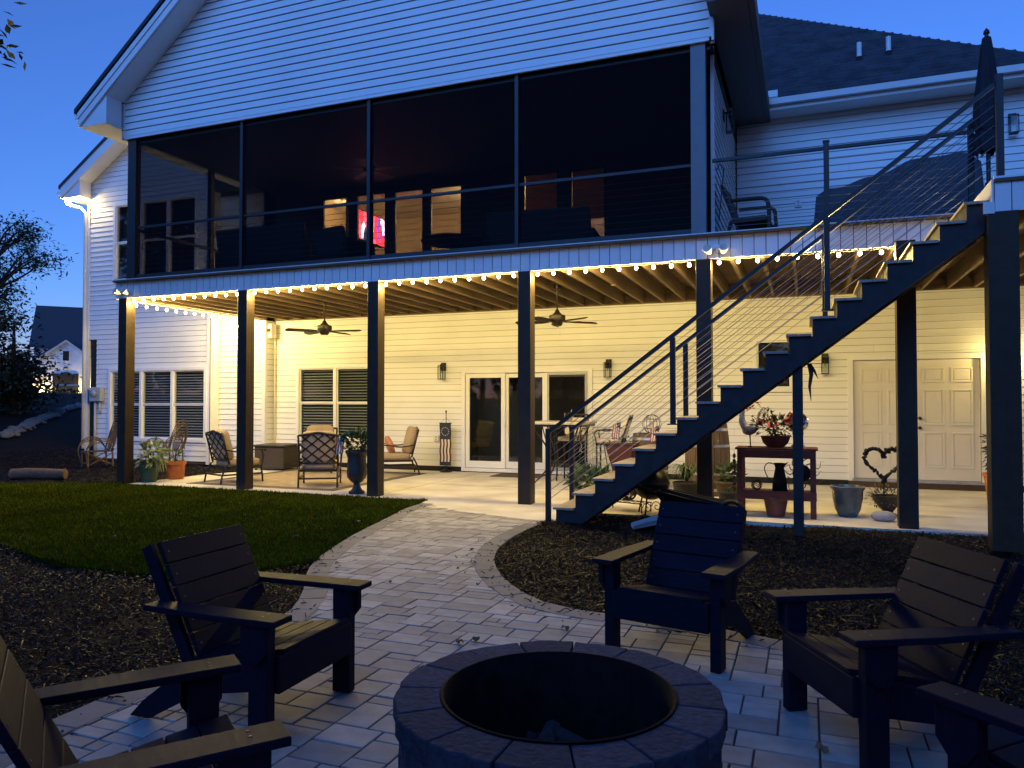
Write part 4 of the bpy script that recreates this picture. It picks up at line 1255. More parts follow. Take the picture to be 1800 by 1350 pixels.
# urn with flowers and flag
fol = bush((0,0,0.84),0.24,0.22,0.18,260,0.11,0.055,rp,.2)
fl = bush((0.12,0,0.95),0.14,0.14,0.12,60,0.05,0.045,rp,.4)
ur = pot([(0.0,0.0),(0.13,0.0),(0.13,0.04),(0.09,0.06),(0.055,0.12),(0.055,0.17),(0.10,0.20),(0.155,0.27),(0.165,0.36),(0.155,0.44),(0.15,0.58),(0.175,0.66),(0.19,0.68),(0.185,0.71),(0.155,0.70),(0.14,0.6)],urn_m,'dark classical urn with flowers beside the third post',(-6.88,10.62,0),[(fol,leaf_m,'foliage'),(fl,leafpale_m,'blossom')],'garden_urn',0.66,0.148)
def little_flag(label, loc, s=1.0, rz=0, tilt=0.12):
    t = thing('small_flag', label, 'flag', loc, rz, 'small stick flags')
    MB().tube([(0,0,0),(tilt*.5*s,0,.42*s)],0.004,6).build('stick', twig_m, t)
    W, H = 0.15*s, 0.25*s
    for i in range(7):
        b = MB(); n = 5; base = []
        for k in range(n+1):
            x = tilt*.5*s - 0.01 - W*(i+.0)/7*0.9; x2 = x - W/7*0.9
            z = .40*s - H*k/n - 0.25*W*(i/7)
            wv = 0.012*math.sin(k*1.6+i)
            base += [(x+0.05*s*k/n*-0.5, wv, z), (x2+0.05*s*k/n*-0.5, wv+.004, z-0.25*W/7)]
        b.v = base; b.f = [(2*k,2*k+1,2*k+3,2*k+2) for k in range(n)]
        b.build('stripe', flagred_m if i % 2 == 0 else flagwhite_m, t, fixn=False)
    MB().prism([(tilt*.5*s-.008,-.008,.405*s),(tilt*.5*s-.5*W,-.008,.385*s),(tilt*.5*s-.58*W,-.008,.30*s),(tilt*.5*s-.03,-.008,.31*s)],(0,.02,0)).build('canton', flagblue_m, t)
    return t
little_flag('small stick flag with red stripes stuck in the urn', (-7.10,10.50,0.50), 1.15)

# ------------------------------------------------------------------ lounge chairs
def cushion(b, c, sx, sy, sz, rot=None, p=0.35, nu=20, nv=8): return b.ell(c, sx/2, sy/2, sz/2, nu, nv, p, rot)
def make_lounge(label):
    t = thing('lounge_chair', label, 'chair', (0,0,0), 0, 'bronze framed lounge chairs on the rug')
    W = 0.33
    RB = Matrix.Rotation(R(-14),3,'X')
    def bk(x, h): return Vector((x, 0.30+0.25*h, 0.36+h))
    for s in (-1,1):
        MB().tube(catmull([(s*W,-.36,0),(s*W,-.35,.12),(s*W,-.33,.30),(s*(W+.01),-.36,.46),(s*(W+.02),-.33,.60)],4),0.017,8).build('leg', bronze_m, t, smooth=True)
        MB().tube(catmull([(s*W,.46,0),(s*W,.42,.18),(s*W,.33,.36)],4),0.017,8).build('leg', bronze_m, t, smooth=True)
        MB().tube(catmull([(s*(W+.02),-.40,.565),(s*(W+.03),-.37,.605),(s*(W+.03),-.18,.61),(s*(W+.03),.10,.575),(s*(W+.01),.38,.62)],5),[0.018]*21,8,flat=0.7).build('armrest', bronze_m, t, smooth=True)
        MB().beam((s*W,-.34,.16),(s*W,.43,.16),.018,.03).build('side_stretcher', bronze_m, t)
    MB().box(-W,W,-.345,-.31,.27,.31).box(-W,W,.30,.335,.27,.31).box(-W-.012,-W+.018,-.31,.30,.27,.31).box(W-.018,W+.012,-.31,.30,.27,.31).build('seat_frame', bronze_m, t)
    MB().beam((-W,.43,.16),(W,.43,.16),.018,.03).build('rear_stretcher', bronze_m, t)
    bf = MB()
    for s in (-1,1): bf.tube([bk(s*W,0),bk(s*(W-.0),.3),bk(s*(W+.01),.56)],0.018,8)
    bf.tube(catmull([bk(-W-.01,.55),bk(-W*.5,.575),bk(0,.60),bk(W*.5,.575),bk(W+.01,.55)],4),0.02,8)
    bf.tube([bk(-W,.06),bk(W,.06)],0.015,8)
    back = bf.build('back_frame', bronze_m, t, smooth=True)
    lat = MB()
    for k in range(-2,3):
        x0 = k*0.22
        for sg in (-1,1):
            pts = []
            for i in range(13):
                h = .06+.50*i/12; x = x0+sg*(i/12-.5)*.62
                pts.append((x,h))
            seg = [bk(x,h) for x,h in pts if abs(x) <= W-.005]
            if len(seg) > 1:
                for q in range(len(seg)-1): lat.beam(seg[q],seg[q+1],0.026,0.012,(0,1,0))
    stuff(lat.build('lattice', bronze_m, back))
    cushion(MB(),(0,-.03,.37),.62,.66,.15).build('seat_cushion', cushion_m, t, smooth=True)
    cushion(MB(),(0,.30,.70),.60,.17,.58,RB).build('back_cushion', cushion_m, t, smooth=True)
    return t
lc = make_lounge('bronze lounge chair seen from behind, beside the urn')
lc.location = (-8.15,11.40,0.008); lc.rotation_euler = (0,0,face(-.50,.86))
dup(lc, (-10.0,11.35,0.008), face(.38,.92), 'bronze lounge chair beside the second post, its lattice back to the lawn')
dup(lc, (-9.75,13.55,0.008), face(.45,-.89), 'bronze lounge chair facing the lawn under the double window')
c4 = dup(lc, (-7.98,13.75,0.008), face(-.80,-.60), 'bronze lounge chair holding a floral pillow, left of the garden flag')
pl = cushion(MB(),(0,0,0),.40,.13,.36,None,0.6).build('pillow', pillow_m, smooth=True)
pl.location = (-8.03,13.62,0.60); pl.rotation_euler = (R(20),R(28),R(-40)); tag(pl,'floral throw pillow on the lounge chair by the garden flag','pillow','throw pillows')
p2 = cushion(MB(),(0,0,0),.40,.13,.36,None,0.6).build('pillow', cream_m, smooth=True)
p2.location = (-9.93,11.52,0.66); p2.rotation_euler = (R(-15),0,face(.38,.92)); tag(p2,'cream pillow in the lounge chair beside the second post','pillow','throw pillows')
# rug
rug = thing('rug', 'large woven tan rug with dark bands under the lounge chairs', 'rug', (-9.0,12.4,0))
MB().box(-1.62,1.58,-1.65,1.70,0.001,0.008).build('field', rug_m, rug)
for (a,b_,c,d) in ((-1.62,1.58,-1.65,-1.45),(-1.62,1.58,1.5,1.7),(-1.62,-1.42,-1.45,1.5),(1.38,1.58,-1.45,1.5)):
    MB().box(a,b_,c,d,0.0085,0.010).build('band', rugdark_m, rug)
# wicker fire table / box
bxr = thing('storage_box', 'square dark wicker box table in the patio corner', 'table', (-11.05,13.85,0), R(8))
MB().box(-.36,.36,-.36,.36,0.03,.52).build('body', wicker_m, bxr, bevel=0.02)
MB().box(-.40,.40,-.40,.40,.521,.56).build('top', urn_m, bxr, bevel=0.012)
for (x,y) in ((-.33,-.33),(.33,-.33),(.33,.33),(-.33,.33)): MB().box(x-.025,x+.025,y-.025,y+.025,0,.03).build('foot', black_m, bxr)

# ------------------------------------------------------------------ garden flag on stand
gf = thing('garden_flag', 'narrow banner with circle of stars and wavy maroon stripes on a stand', 'flag', (-7.21,14.58,0))
MB().lathe([(0.14,0.0),(0.13,0.02),(0.05,0.04),(0.02,0.09),(0.008,0.10),(0.008,1.26),(0.018,1.28),(0.018,1.31),(0.0,1.33)],14).build('stand', black_m, gf, smooth=True, autos=50)
MB().tube([(-.15,-.03,1.05),(.15,-.03,1.05)],0.008,8).build('crossbar', black_m, gf)
MB().tube([(-.12,-.03,1.05),(0,0,1.17),(.12,-.03,1.05)],0.003,5).build('hanging_cord', black_m, gf)
def wavy(x0, x1, z0, z1, amp, ph):
    b = MB(); n = 14
    for k in range(n+1):
        z = z0+(z1-z0)*k/n; dx = amp*math.sin(z*24+ph); y = -.035+.006*math.sin(z*11)
        b.v += [(x0+dx,y,z),(x1+dx,y,z),(x1+dx,y+.004,z),(x0+dx,y+.004,z)]
    for k in range(n):
        o = 4*k; p = o+4
        for q in range(4):
            q2 = (q+1)%4; b.f.append((o+q,o+q2,p+q2,p+q))
    return b
for i in range(7):
    w = .27/7; wavy(-.135+i*w,-.135+(i+1)*w,.22,.70,.006,0).build('stripe', flagmaroon_m if i % 2 == 0 else flagwhite_m, gf)
wavy(-.135,.135,.70,1.045,.004,0).build('canton', flagblue_m, gf)
wavy(-.135,.135,.14,.22,.004,0).build('bottom_band', flagblue_m, gf)
star_me = None
for i in range(13):
    t = 2*math.pi*i/13
    pts = []
    for k in range(10):
        r = .012 if k % 2 == 0 else .005
        pts.append((r*math.sin(math.pi*k/5), 0, r*math.cos(math.pi*k/5)))
    if star_me is None: s_ = MB().prism(pts,(0,.003,0)).build('star', flagwhite_m, gf); star_me = s_
    else: s_ = share(star_me, 'star', gf, (0,0,0))
    s_.location = (.085*math.cos(t), -.047, .87+.085*math.sin(t))

# ------------------------------------------------------------------ bar table and stools
bt = thing('bar_table', 'bar height square table with bent metal legs by the fourth post', 'table', (-4.15,13.15,0))
MB().box(-.53,.53,-.48,.48,1.10,1.15).build('top', mat('stone_top',(0.50,0.43,0.31),0.35,noise=(8,.15)), bt, bevel=0.012)
MB().box(-.50,.50,-.45,.45,1.06,1.098).build('apron', bronze_m, bt)
for sx in (-1,1):
    for sy in (-1,1):
        MB().tube(catmull([(sx*.42,sy*.38,1.07),(sx*.34,sy*.30,.9),(sx*.20,sy*.18,.6),(sx*.22,sy*.2,.3),(sx*.45,sy*.4,0)],5),0.016,8).build('leg', bronze_m, bt, smooth=True)
        MB().tube(catmull([(sx*.25,sy*.38,1.07),(sx*.24,sy*.28,.9),(sx*.19,sy*.17,.6)],5),0.011,6).build('scroll_bar', bronze_m, bt, smooth=True)
MB().lathe([(0.20,.42),(0.21,.43),(0.20,.44)],20,cap=False).build('foot_ring', bronze_m, bt)
mug = thing('candle_jar', 'clear glass candle jar standing on the bar table', 'jar', (-3.93,12.85,1.15))
MB().lathe([(0.0,0),(0.05,0),(0.075,.05),(0.08,.13),(0.075,.155),(0.071,.155),(0.075,.13),(0.07,.055),(0.048,.008),(0,.008)],20,cap=False).build('glass', jar_m, mug, smooth=True)
MB().lathe([(0.0,.01),(0.05,.012),(0.066,.05),(0.066,.075),(0,.08)],16).build('wax', cream_m, mug, smooth=True)
MB().tube([(0.02,0,.08),(.055,0,.22)],0.004,6).build('straw', white_m, mug)
def bar_stool(label, loc, rz):
    t = thing('bar_stool', label, 'bar stool', loc, rz, 'bar stools at the high table')
    for s in (-1,1):
        MB().tube([(s*.24,-.24,0),(s*.22,-.22,.45),(s*.23,-.22,.76)],0.016,8).build('leg', bronze_m, t, smooth=True)
        MB().tube([(s*.24,.26,0),(s*.22,.22,.45),(s*.23,.22,.76)],0.016,8).build('leg', bronze_m, t, smooth=True)
        MB().tube(catmull([(s*.25,-.27,.93),(s*.27,-.18,1.0),(s*.27,.0,.99),(s*.25,.24,1.05)],5),0.014,8).build('armrest', bronze_m, t, smooth=True)
        MB().tube([(s*.235,-.22,.76),(s*.25,-.26,.94)],0.012,8).build('arm_support', bronze_m, t)
        MB().tube([(s*.22,.22,.76),(s*.23,.27,.95),(s*.22,.37,1.25)],0.015,8).build('back_post', bronze_m, t, smooth=True)
    MB().tube([(-.22,.37,1.25),(.22,.37,1.25)],0.018,8).build('top_rail', bronze_m, t)
    for i in range(5): MB().tube([(-.16+i*.08,.25,.86),(-.16+i*.08,.37,1.24)],0.007,6).build('spindle', bronze_m, t)
    MB().box(-.235,.235,-.24,.24,.735,.765).build('seat_frame', bronze_m, t)
    cushion(MB(),(0,-.02,.80),.48,.50,.09).build('seat_cushion', cream_m, t, smooth=True)
    cushion(MB(),(0,.27,1.02),.44,.09,.36,Matrix.Rotation(R(-16),3,'X')).build('back_cushion', cream_m, t, smooth=True)
    for z in (.28,): MB().box(-.225,.225,-.235,-.22,z,z+.02).box(-.225,.225,.225,.24,z,z+.02).build('foot_rest', bronze_m, t)
    MB().tube([(.24,-.24,.73),(.27,-.26,.66),(.22,-.27,.60),(.28,-.26,.56)],0.006,5).build('cushion_tie', white_m, t)
bar_stool('cushioned bar stool behind the high table, its back to the sliding door', (-4.20,13.95,0), face(0,-1))
bar_stool('cushioned bar stool at the right of the high table, turned sideways', (-3.28,13.30,0), face(-1,-.1))
dm = MB().box(-.5,.5,-.3,.3,0.001,.014).build('door_mat', doormat_m, bevel=0.004); dm.location = (-5.45,14.3,0); tag(dm,'small brown door mat before the sliding door','mat')

# ------------------------------------------------------------------ barrels, planters under the stairs
def barrel(label, loc, r, h, hoops):
    t = thing('barrel', label, 'barrel', loc, 0, 'wooden barrels beyond the stairs')
    ns = 22
    f = lambda z: r*(0.82+0.18*math.sin(math.pi*(0.06+0.88*z/h)))
    for i in range(ns):
        a = 2*math.pi*i/ns+.012; b = 2*math.pi*(i+1)/ns-.012
        m_ = MB(); K = 7
        for k in range(K+1):
            z = h*k/K; rr = f(z)
            m_.v += [(rr*math.cos(a),rr*math.sin(a),z),(rr*math.cos(b),rr*math.sin(b),z),((rr-.025)*math.cos(b),(rr-.025)*math.sin(b),z),((rr-.025)*math.cos(a),(rr-.025)*math.sin(a),z)]
        for k in range(K):
            o = 4*k; p = o+4
            for q in range(4): m_.f.append((o+q,o+(q+1)%4,p+(q+1)%4,p+q))
        m_.f += [(3,2,1,0),(4*K,4*K+1,4*K+2,4*K+3)]
        m_.build('stave', barrel_m, t)
    MB().lathe([(0.0,h-.03),(f(h)-.02,h-.03)],24).build('head', barrel_m, t)
    for z in hoops:
        MB().lathe([(f(z-.022)+.003,z-.022),(f(z+.022)+.003,z+.022)],32,cap=False).build('hoop', steel_m, t, smooth=True)
barrel('tall oak barrel with steel hoops behind the right front post', (-1.50,12.6,0), .36, 1.16, (.10,.36,.80,1.06))
barrel('dark oak barrel carrying the wire sphere behind the stair rail', (-2.58,13.3,0), .33, .95, (.1,.3,.65,.86))
ws = thing('wire_sphere', 'rusty wire sphere lantern standing on the barrel', 'ornament', (-2.53,13.25,.95))
for i in range(8):
    a = math.pi*i/8
    MB().tube([(.165*math.cos(t)*math.cos(a),.165*math.cos(t)*math.sin(a),.165+.165*math.sin(t)) for t in [2*math.pi*k/20 for k in range(20)]],0.004,5,closed=True).build('hoop', rust_m, ws)
for z in (.08,.25): MB().tube([(math.sqrt(.165**2-(z-.165)**2)*math.cos(t),math.sqrt(.165**2-(z-.165)**2)*math.sin(t),z) for t in [2*math.pi*k/20 for k in range(20)]],0.004,5,closed=True).build('ring', rust_m, ws)
MB().lathe([(0.0,.004),(0.035,.004),(0.035,.2),(0.0,.2)],14).build('candle', cream_m, ws, smooth=True, autos=40)
rpt = thing('red_planter', 'red tapered planter box on a wire stand behind the stair rail', 'planter', (-2.92,12.6,0))
b = MB(); 
b.add([(-.13,-.12,.34),(.13,-.12,.34),(.13,.12,.34),(-.13,.12,.34),(-.25,-.2,.80),(.25,-.2,.80),(.25,.2,.80),(-.25,.2,.80)],[(0,3,2,1),(4,5,6,7),(0,1,5,4),(1,2,6,5),(2,3,7,6),(3,0,4,7)])
b.build('tub', mat('dark_red_tub',(0.075,0.016,0.012),.7,noise=(9,.3)), rpt, bevel=0.008)
MB().tube([(-.28,-.23,.82),(.28,-.23,.82),(.28,.23,.82),(-.28,.23,.82)],0.008,6,closed=True).build('rim_wire', black_m, rpt)
for (x,y) in ((-.26,-.21),(.26,-.21),(.26,.21),(-.26,.21)): MB().tube([(x,y,.82),(x*.75,y*.75,.35),(x*.9,y*.9,0)],0.008,6).build('leg', black_m, rpt)
stuff(bush((0,0,.84),.2,.16,.08,60,.08,.03,rp).build('foliage', leafdark_m, rpt, fixn=False))
little_flag('small stick flag stuck in the red planter', (-2.95,12.45,.78), .95)
little_flag('small stick flag standing before the wire sphere', (-2.35,12.7,.72), .95)
fol = bush((0,0,.20),.36,.28,.16,220,.17,.085,rp,.5)
o = thing('hosta_plant','leafy green plant at the foot of the stairs','plant',(-3.42,12.4,0)); stuff(fol.build('foliage', leaf_m, o, fixn=False)); MB().lathe([(0.0,0),(.12,0),(.1,.08),(0,.1)],10).build('root_crown', soil_m, o)
pot([(0.0,0.0),(0.17,0.0),(0.20,.30),(0.215,.33),(.20,.34),(.185,.30)],mat('black_pot',(0.02,0.019,0.018),.6,noise=(8,.3)),'black pot with long arching leaves left of the right front post',(-1.62,11.15,0),[(spider((0,0,.34),70,.42,.34,rp),leaf_m,'foliage')],'plant_pot',.31,.185)
pot([(0.0,0.0),(0.14,0.0),(0.20,.26),(0.235,.29),(.23,.32),(.205,.31),(.185,.26)],mat('brown_pot',(0.09,0.055,0.035),.7,noise=(8,.3)),'brown bowl pot with leafy plant right of the right front post',(-1.08,11.75,0),[(bush((0,0,.42),.2,.18,.14,140,.12,.05,rp,.4),leaf_m,'foliage')],'plant_pot',.28,.19)
pot([(0.0,0.0),(0.105,0.0),(0.125,.20),(0.14,.205),(.14,.235),(.12,.235),(.115,.19)],mat('grey_pot',(0.055,0.055,0.05),.7,noise=(8,.3)),'small grey pot with a tiny succulent left of the red bench',(-1.03,11.1,0),[(spider((0,0,.21),14,.08,.13,rp,.014),leafdark_m,'foliage')],'plant_pot',.21,.118)
# kettle grill and its handle under the stairs
kg = thing('kettle_grill', 'round black kettle grill standing under the stairs', 'grill', (-1.95,10.12,0))
MB().ell((0,0,.42),.25,.25,.23,24,12).build('bowl', black_m, kg, smooth=True)
MB().lathe([(.252,.41),(.26,.42),(.252,.43)],28,cap=False).build('rim', rail_m, kg, smooth=True)
for i in range(3):
    a = 2*math.pi*i/3+.4; MB().tube([(.15*math.cos(a),.15*math.sin(a),.28),(.24*math.cos(a),.24*math.sin(a),0)],.012,6).build('leg', black_m, kg)
MB().tube([(.05,-.05,.655),(.05,-.05,.70),(-.05,-.05,.70),(-.05,-.05,.655)],.01,6).build('lid_handle', black_m, kg)
wb_ = thing('wheelbarrow', 'black wheelbarrow handles and tray lying under the stairs', 'wheelbarrow', (-1.5,9.85,0))
for dy in (-.12,.14): MB().beam((-.75,dy,.45),(.55,dy*1.6,.16),.035,.04).build('handle', rail_m, wb_)
MB().add([(-.2,-.2,.2),(.45,-.22,.12),(.45,.22,.12),(-.2,.2,.2),(-.3,-.28,.36),(.6,-.3,.22),(.6,.3,.22),(-.3,.28,.36)],[(0,1,2,3),(0,1,5,4),(1,2,6,5),(2,3,7,6),(3,0,4,7)]).build('tray', black_m, wb_)
MB().tube([(.62+.12*math.cos(t),0,.13+.12*math.sin(t)) for t in [2*math.pi*k/16 for k in range(16)]],.03,8,closed=True).build('wheel', black_m, wb_, smooth=True)
sc_ = thing('plant_stand', 'low scrolled wrought iron stand under the stairs', 'stand', (-2.32,10.32,0), R(-20))
MB().box(-.32,.32,-.13,-.118,.12,.132).box(-.32,.32,.118,.13,.12,.132).build('rail', black_m, sc_)
for i in range(9): MB().box(-.31+i*.076,-.302+i*.076,-.117,.117,.122,.130).build('slat', black_m, sc_)
for (x,y) in ((-.31,-.12),(.31,-.12),(.31,.12),(-.31,.12)): MB().tube([(x,y,.13),(x,y,0)],.007,6).build('leg', black_m, sc_)
for sx in (-1,1):
    for y in (-.12,.12):
        pts = []
        for k in range(22):
            t = k/21*4.2*math.pi/1.5; r = .075*(1-k/24)
            pts.append((sx*(.40-r*math.cos(t)), y, .08+r*math.sin(t)))
        MB().tube(pts,.006,5).build('scroll', black_m, sc_)
wbll = thing('twig_ball', 'dark woven twig ball on the scrolled stand', 'ornament', (-2.30,10.32,.135))
for i in range(16):
    ax = Vector((rp.gauss(0,1),rp.gauss(0,1),rp.gauss(0,1))).normalized(); e1 = ax.orthogonal().normalized(); e2 = ax.cross(e1)
    MB().tube([Vector((0,0,.12))+(e1*math.cos(t)+e2*math.sin(t))*.115 for t in [2*math.pi*k/18 for k in range(18)]],.007,5,closed=True).build('twig_hoop', twig_m, wbll)
sg = thing('splash_guard', 'pale plastic splash guard behind the chair by the stairs', 'drain tray', (-1.66,9.02,0), R(20))
MB().add([(-.30,-.10,.0),(.25,-.16,.12),(.25,.16,.12),(-.30,.10,.0),(-.30,-.12,.04),(.25,-.18,.20),(.25,.18,.20),(-.30,.12,.04)],[(0,1,2,3),(0,1,5,4),(3,2,6,7)]).build('tray', mat('grey_drain',(0.26,0.27,0.28),.5), sg).modifiers.new('t','SOLIDIFY').thickness = .008
gn = thing('garden_ornament', 'tiny red and white garden ornament among the pots', 'ornament', (-1.98,11.25,0))
MB().lathe([(0.0,0),(.03,0),(.035,.22),(.028,.26),(0,.27)],12).build('stem', bark_m, gn)
MB().lathe([(.03,.27),(.055,.30),(.05,.34),(0.03,.355)],14).build('red_body', flagred_m, gn, smooth=True)
MB().lathe([(.035,.356),(.03,.40),(0.0,.42)],14).build('white_cap', flagwhite_m, gn, smooth=True)

# ------------------------------------------------------------------ red bench and what stands on it
bn = thing('potting_bench', 'dark red wooden potting bench with a lower shelf beneath the stairs', 'bench', (-.38,10.62,0))
for i in range(4): MB().box(-.50,.52,-.24+i*.12,-.125+i*.12,.875,.90).build('top_plank', redwood_m, bn, bevel=.003)
for i in range(3): MB().box(-.46,.48,-.20+i*.135,-.07+i*.135,.30,.325).build('shelf_plank', redwood_m, bn, bevel=.003)
for (x,y) in ((-.44,-.20),(.46,-.20),(.46,.20),(-.44,.20)): MB().box(x-.035,x+.035,y-.03,y+.03,0,.874).build('leg', redwood_m, bn, bevel=.004)
MB().box(-.47,.49,-.245,-.231,.77,.873).build('front_rail', redwood_m, bn); MB().box(-.48,.50,-.25,-.236,.23,.345).build('shelf_rail', redwood_m, bn)
bd = thing('bead_garland', 'string of dark round discs hanging at the left end of the bench', 'garland', (-.90,10.50,.28))
for i in range(7): MB().ell((0,0,.05+i*.075),.022,.036,.036,12,7).build('disc', barrel_m, bd, smooth=True)
MB().tube([(0,0,0),(0,0,.58)],.003,5).build('cord', twig_m, bd)
# rooster
ro = thing('metal_rooster', 'silvery metal rooster statue on the left of the red bench', 'statue', (-.70,10.55,.90))
cock_m = mat('hammered_tin', (0.50,0.46,0.40), 0.5, metal=0.6, noise=(60,0.5), bump=(70,0.8,0.006))
MB().ell((0,0,.235),.105,.06,.075,18,10,1,Matrix.Rotation(R(-18),3,'Y')).build('body', cock_m, ro, smooth=True)
MB().tube(catmull([(-.05,0,.25),(-.095,0,.33),(-.10,0,.42),(-.085,0,.50)],5),[.056-.0020*k for k in range(16)],10).build('neck', cock_m, ro, smooth=True)
MB().ell((-.09,0,.52),.034,.024,.028,12,8).build('head', cock_m, ro, smooth=True)
MB().prism([(-.12,-.006,.525),(-.155,-.006,.51),(-.118,-.006,.505)],(0,.012,0)).build('beak', bronze_m, ro)
MB().ell((-.105,0,.485),.012,.008,.022,8,6).build('wattle', flagred_m, ro, smooth=True)
MB().prism([(-.11,-.006,.545),(-.105,-.006,.585),(-.09,-.006,.56),(-.08,-.006,.595),(-.065,-.006,.56),(-.05,-.006,.575),(-.06,-.006,.54)],(0,.012,0)).build('comb', flagred_m, ro)
for k in range(7):
    u = k/6; MB().tube(catmull([(.06,-.02+.04*u,.25),(.11+.02*u,-.03+.06*u,.36+.02*k),(.10+.10*u,-.03+.06*u,.44+.012*k),(.09+.17*u,-.03+.06*u,.40-.05*u)],4),[.013,.015,.017,.018,.018,.018,.017,.016,.015,.013,.010,.007,.003],6,flat=.35).build('tail_feather', cock_m, ro, smooth=True)
for sd in (-1,1): MB().ell((.02,sd*.052,.24),.07,.014,.045,12,7,1,Matrix.Rotation(R(-20),3,'Y')).build('wing', cock_m, ro, smooth=True)
for s in (-1,1): MB().tube([(0,s*.03,.17),(.005,s*.032,.0)],.006,6).build('leg', rust_m, ro)
for s in (-1,1): MB().tube([(-.03,s*.032,.004),(.025,s*.032,.004)],.006,6).build('foot', rust_m, ro)
# flower bowl
flo = MB()
for (x,z) in ((-.32,.52),(-.24,.60),(-.10,.30),(.0,.28),(.16,.36),(.20,.40),(-.2,.35),(.27,.55)):
    for _ in range(13): flo.leaf((x+rp.uniform(-.035,.035),rp.uniform(-.16,-.02),z+rp.uniform(-.03,.03)),(rp.uniform(-1,1),rp.uniform(-1,.3),rp.uniform(-.5,1)),(0,0,1),.06,.045)
fol = bush((-.02,0,.27),.30,.17,.14,240,.075,.035,rp,.3)
for (x,z) in ((-.28,.55),(-.2,.6),(-.12,.55),(-.32,.42),(.1,.42),(.24,.55),(.2,.42),(-.05,.5)):
    for q in range(12):
        f_ = rp.random(); fol.leaf((x*f_,rp.uniform(-.04,.04),.12+(z-.12)*f_),(rp.uniform(-1,1),rp.uniform(-1,1),rp.uniform(0,1)),(0,0,1),.075,.034)
pot([(0.0,0.0),(0.10,0.0),(0.16,.06),(0.185,.135),(.19,.15),(.175,.15),(.15,.08)],mat('dark_terracotta',(0.14,0.05,0.03),.7,noise=(8,.3)),'brown bowl of pink flowers in the middle of the red bench',(-.38,10.60,.90),[(fol,leafgrey_m,'foliage'),(flo,pink_m,'blossom')],'flower_bowl',.12,.16)
gz = thing('gazing_ball', 'silver gazing ball on a short white pedestal at the right of the bench', 'ornament', (-.10,10.60,.90))
MB().lathe([(0.085,0),(0.085,.03),(.06,.05),(.055,.16),(.075,.18),(.075,.2),(0,.2)],20).build('pedestal', flagwhite_m, gz, smooth=True, autos=40)
MB().ell((0,0,.335),.135,.135,.135,24,14).build('ball', silver_m, gz, smooth=True)
wr = thing('wire_ball', 'small dark wire ball on the bench shelf', 'ornament', (-.62,10.55,.326))
for i in range(9):
    ax = Vector((rp.gauss(0,1),rp.gauss(0,1),rp.gauss(0,1))).normalized(); e1 = ax.orthogonal().normalized(); e2 = ax.cross(e1)
    MB().tube([Vector((0,0,.075))+(e1*math.cos(t)+e2*math.sin(t))*.07 for t in [2*math.pi*k/16 for k in range(16)]],.004,5,closed=True).build('hoop', black_m, wr)
pi_ = thing('pitcher', 'tall rusty metal pitcher on the bench shelf', 'pitcher', (-.33,10.55,.326))
MB().lathe([(0.0,0),(.095,0),(.09,.12),(.06,.28),(.055,.31),(.075,.37),(.07,.37),(.05,.30)],20,cap=False).build('body', rust_m, pi_, smooth=True)
MB().tube(catmull([(-.06,0,.35),(-.14,0,.37),(-.19,0,.30),(-.15,0,.18),(-.085,0,.11)],5),.007,6).build('handle', rust_m, pi_, smooth=True)
MB().prism([(.06,-.03,.36),(.11,0,.385),(.06,.03,.36),(.055,0,.31)],(.001,0,.004)).build('spout', rust_m, pi_)
su = thing('metal_sun', 'black metal sun with wavy rays leaning on the bench shelf', 'ornament', (-.06,10.68,.56))
MB().lathe([(0.0,-.015),(.10,-.012),(.115,0),(.10,.012),(0,.015)],24).build('disc', black_m, su, smooth=True)
o = su.children[0]; o.rotation_euler = (R(90),0,0)
for i in range(14):
    a = 2*math.pi*i/14; pts = []
    for k in range(7):
        r = .11+.030*k*(1.15 if i%2 else .8); t = a+.16*math.sin(k*1.5)
        pts.append((r*math.cos(t),0,r*math.sin(t)))
    MB().tube(pts,[.020,.023,.021,.017,.013,.008,.003],6,flat=.35).build('ray', black_m, su, smooth=True)
pot([(0.0,0.0),(0.11,0.0),(0.15,.22),(0.165,.225),(.165,.26),(.145,.26)],mat('dark_terracotta',(0.14,0.05,0.03)),'dark empty clay pot on the slab under the red bench',(-.38,10.52,0),None,'empty_pot')
pot([(0.0,0.0),(0.11,0.0),(0.16,.10),(0.185,.24),(.19,.34),(.215,.375),(.215,.395),(.195,.40),(.175,.35),(.165,.2)],teal_m,'wide teal glazed pot right of the red bench',(.50,10.85,0),None,'glazed_pot',.25,.165)
# heart wreath planter
hp = pot([(0.0,0.0),(0.13,0.0),(0.06,.04),(0.08,.08),(0.17,.18),(0.20,.26),(.185,.26)],urn_m,'low urn of dry foliage under the heart wreath',(1.0,11.15,0),[(bush((0,0,.24),.26,.22,.15,420,.07,.016,rp,.1),leafgrey_m,'foliage')],'garden_urn',.23,.185)
he = thing('heart_wreath', 'heart shaped wreath of dark stones on a stake before the double door', 'ornament', (.95,11.05,.22))
MB().tube([(0,0,0),(0,0,.24)],.008,6).build('stake', black_m, he)
hs_ = None
for i in range(46):
    t = 2*math.pi*(i+.5)/46
    x = .0145*16*math.sin(t)**3; z = .0145*(13*math.cos(t)-5*math.cos(2*t)-2*math.cos(3*t)-math.cos(4*t))
    if hs_ is None:
        hs_ = MB().ell((0,0,0),.042,.028,.022,8,6).build('stone', black_m, he); s_ = hs_
    else: s_ = share(hs_, 'stone', he, (0,0,0))
    s_.location = (x, rp.uniform(-.012,.012), .49+z); s_.rotation_euler = (rp.uniform(-.5,.5), rp.uniform(-1.5,1.5), rp.uniform(-.6,.6)); s_.scale = [rp.uniform(.75,1.25)]*3
fs = MB().ell((0,0,.06),.15,.11,.07,18,9).build('flat_stone', stone_m, smooth=True); fs.location = (.90,10.58,0); tag(fs,'smooth oval stone on the slab edge before the low urn','stone')
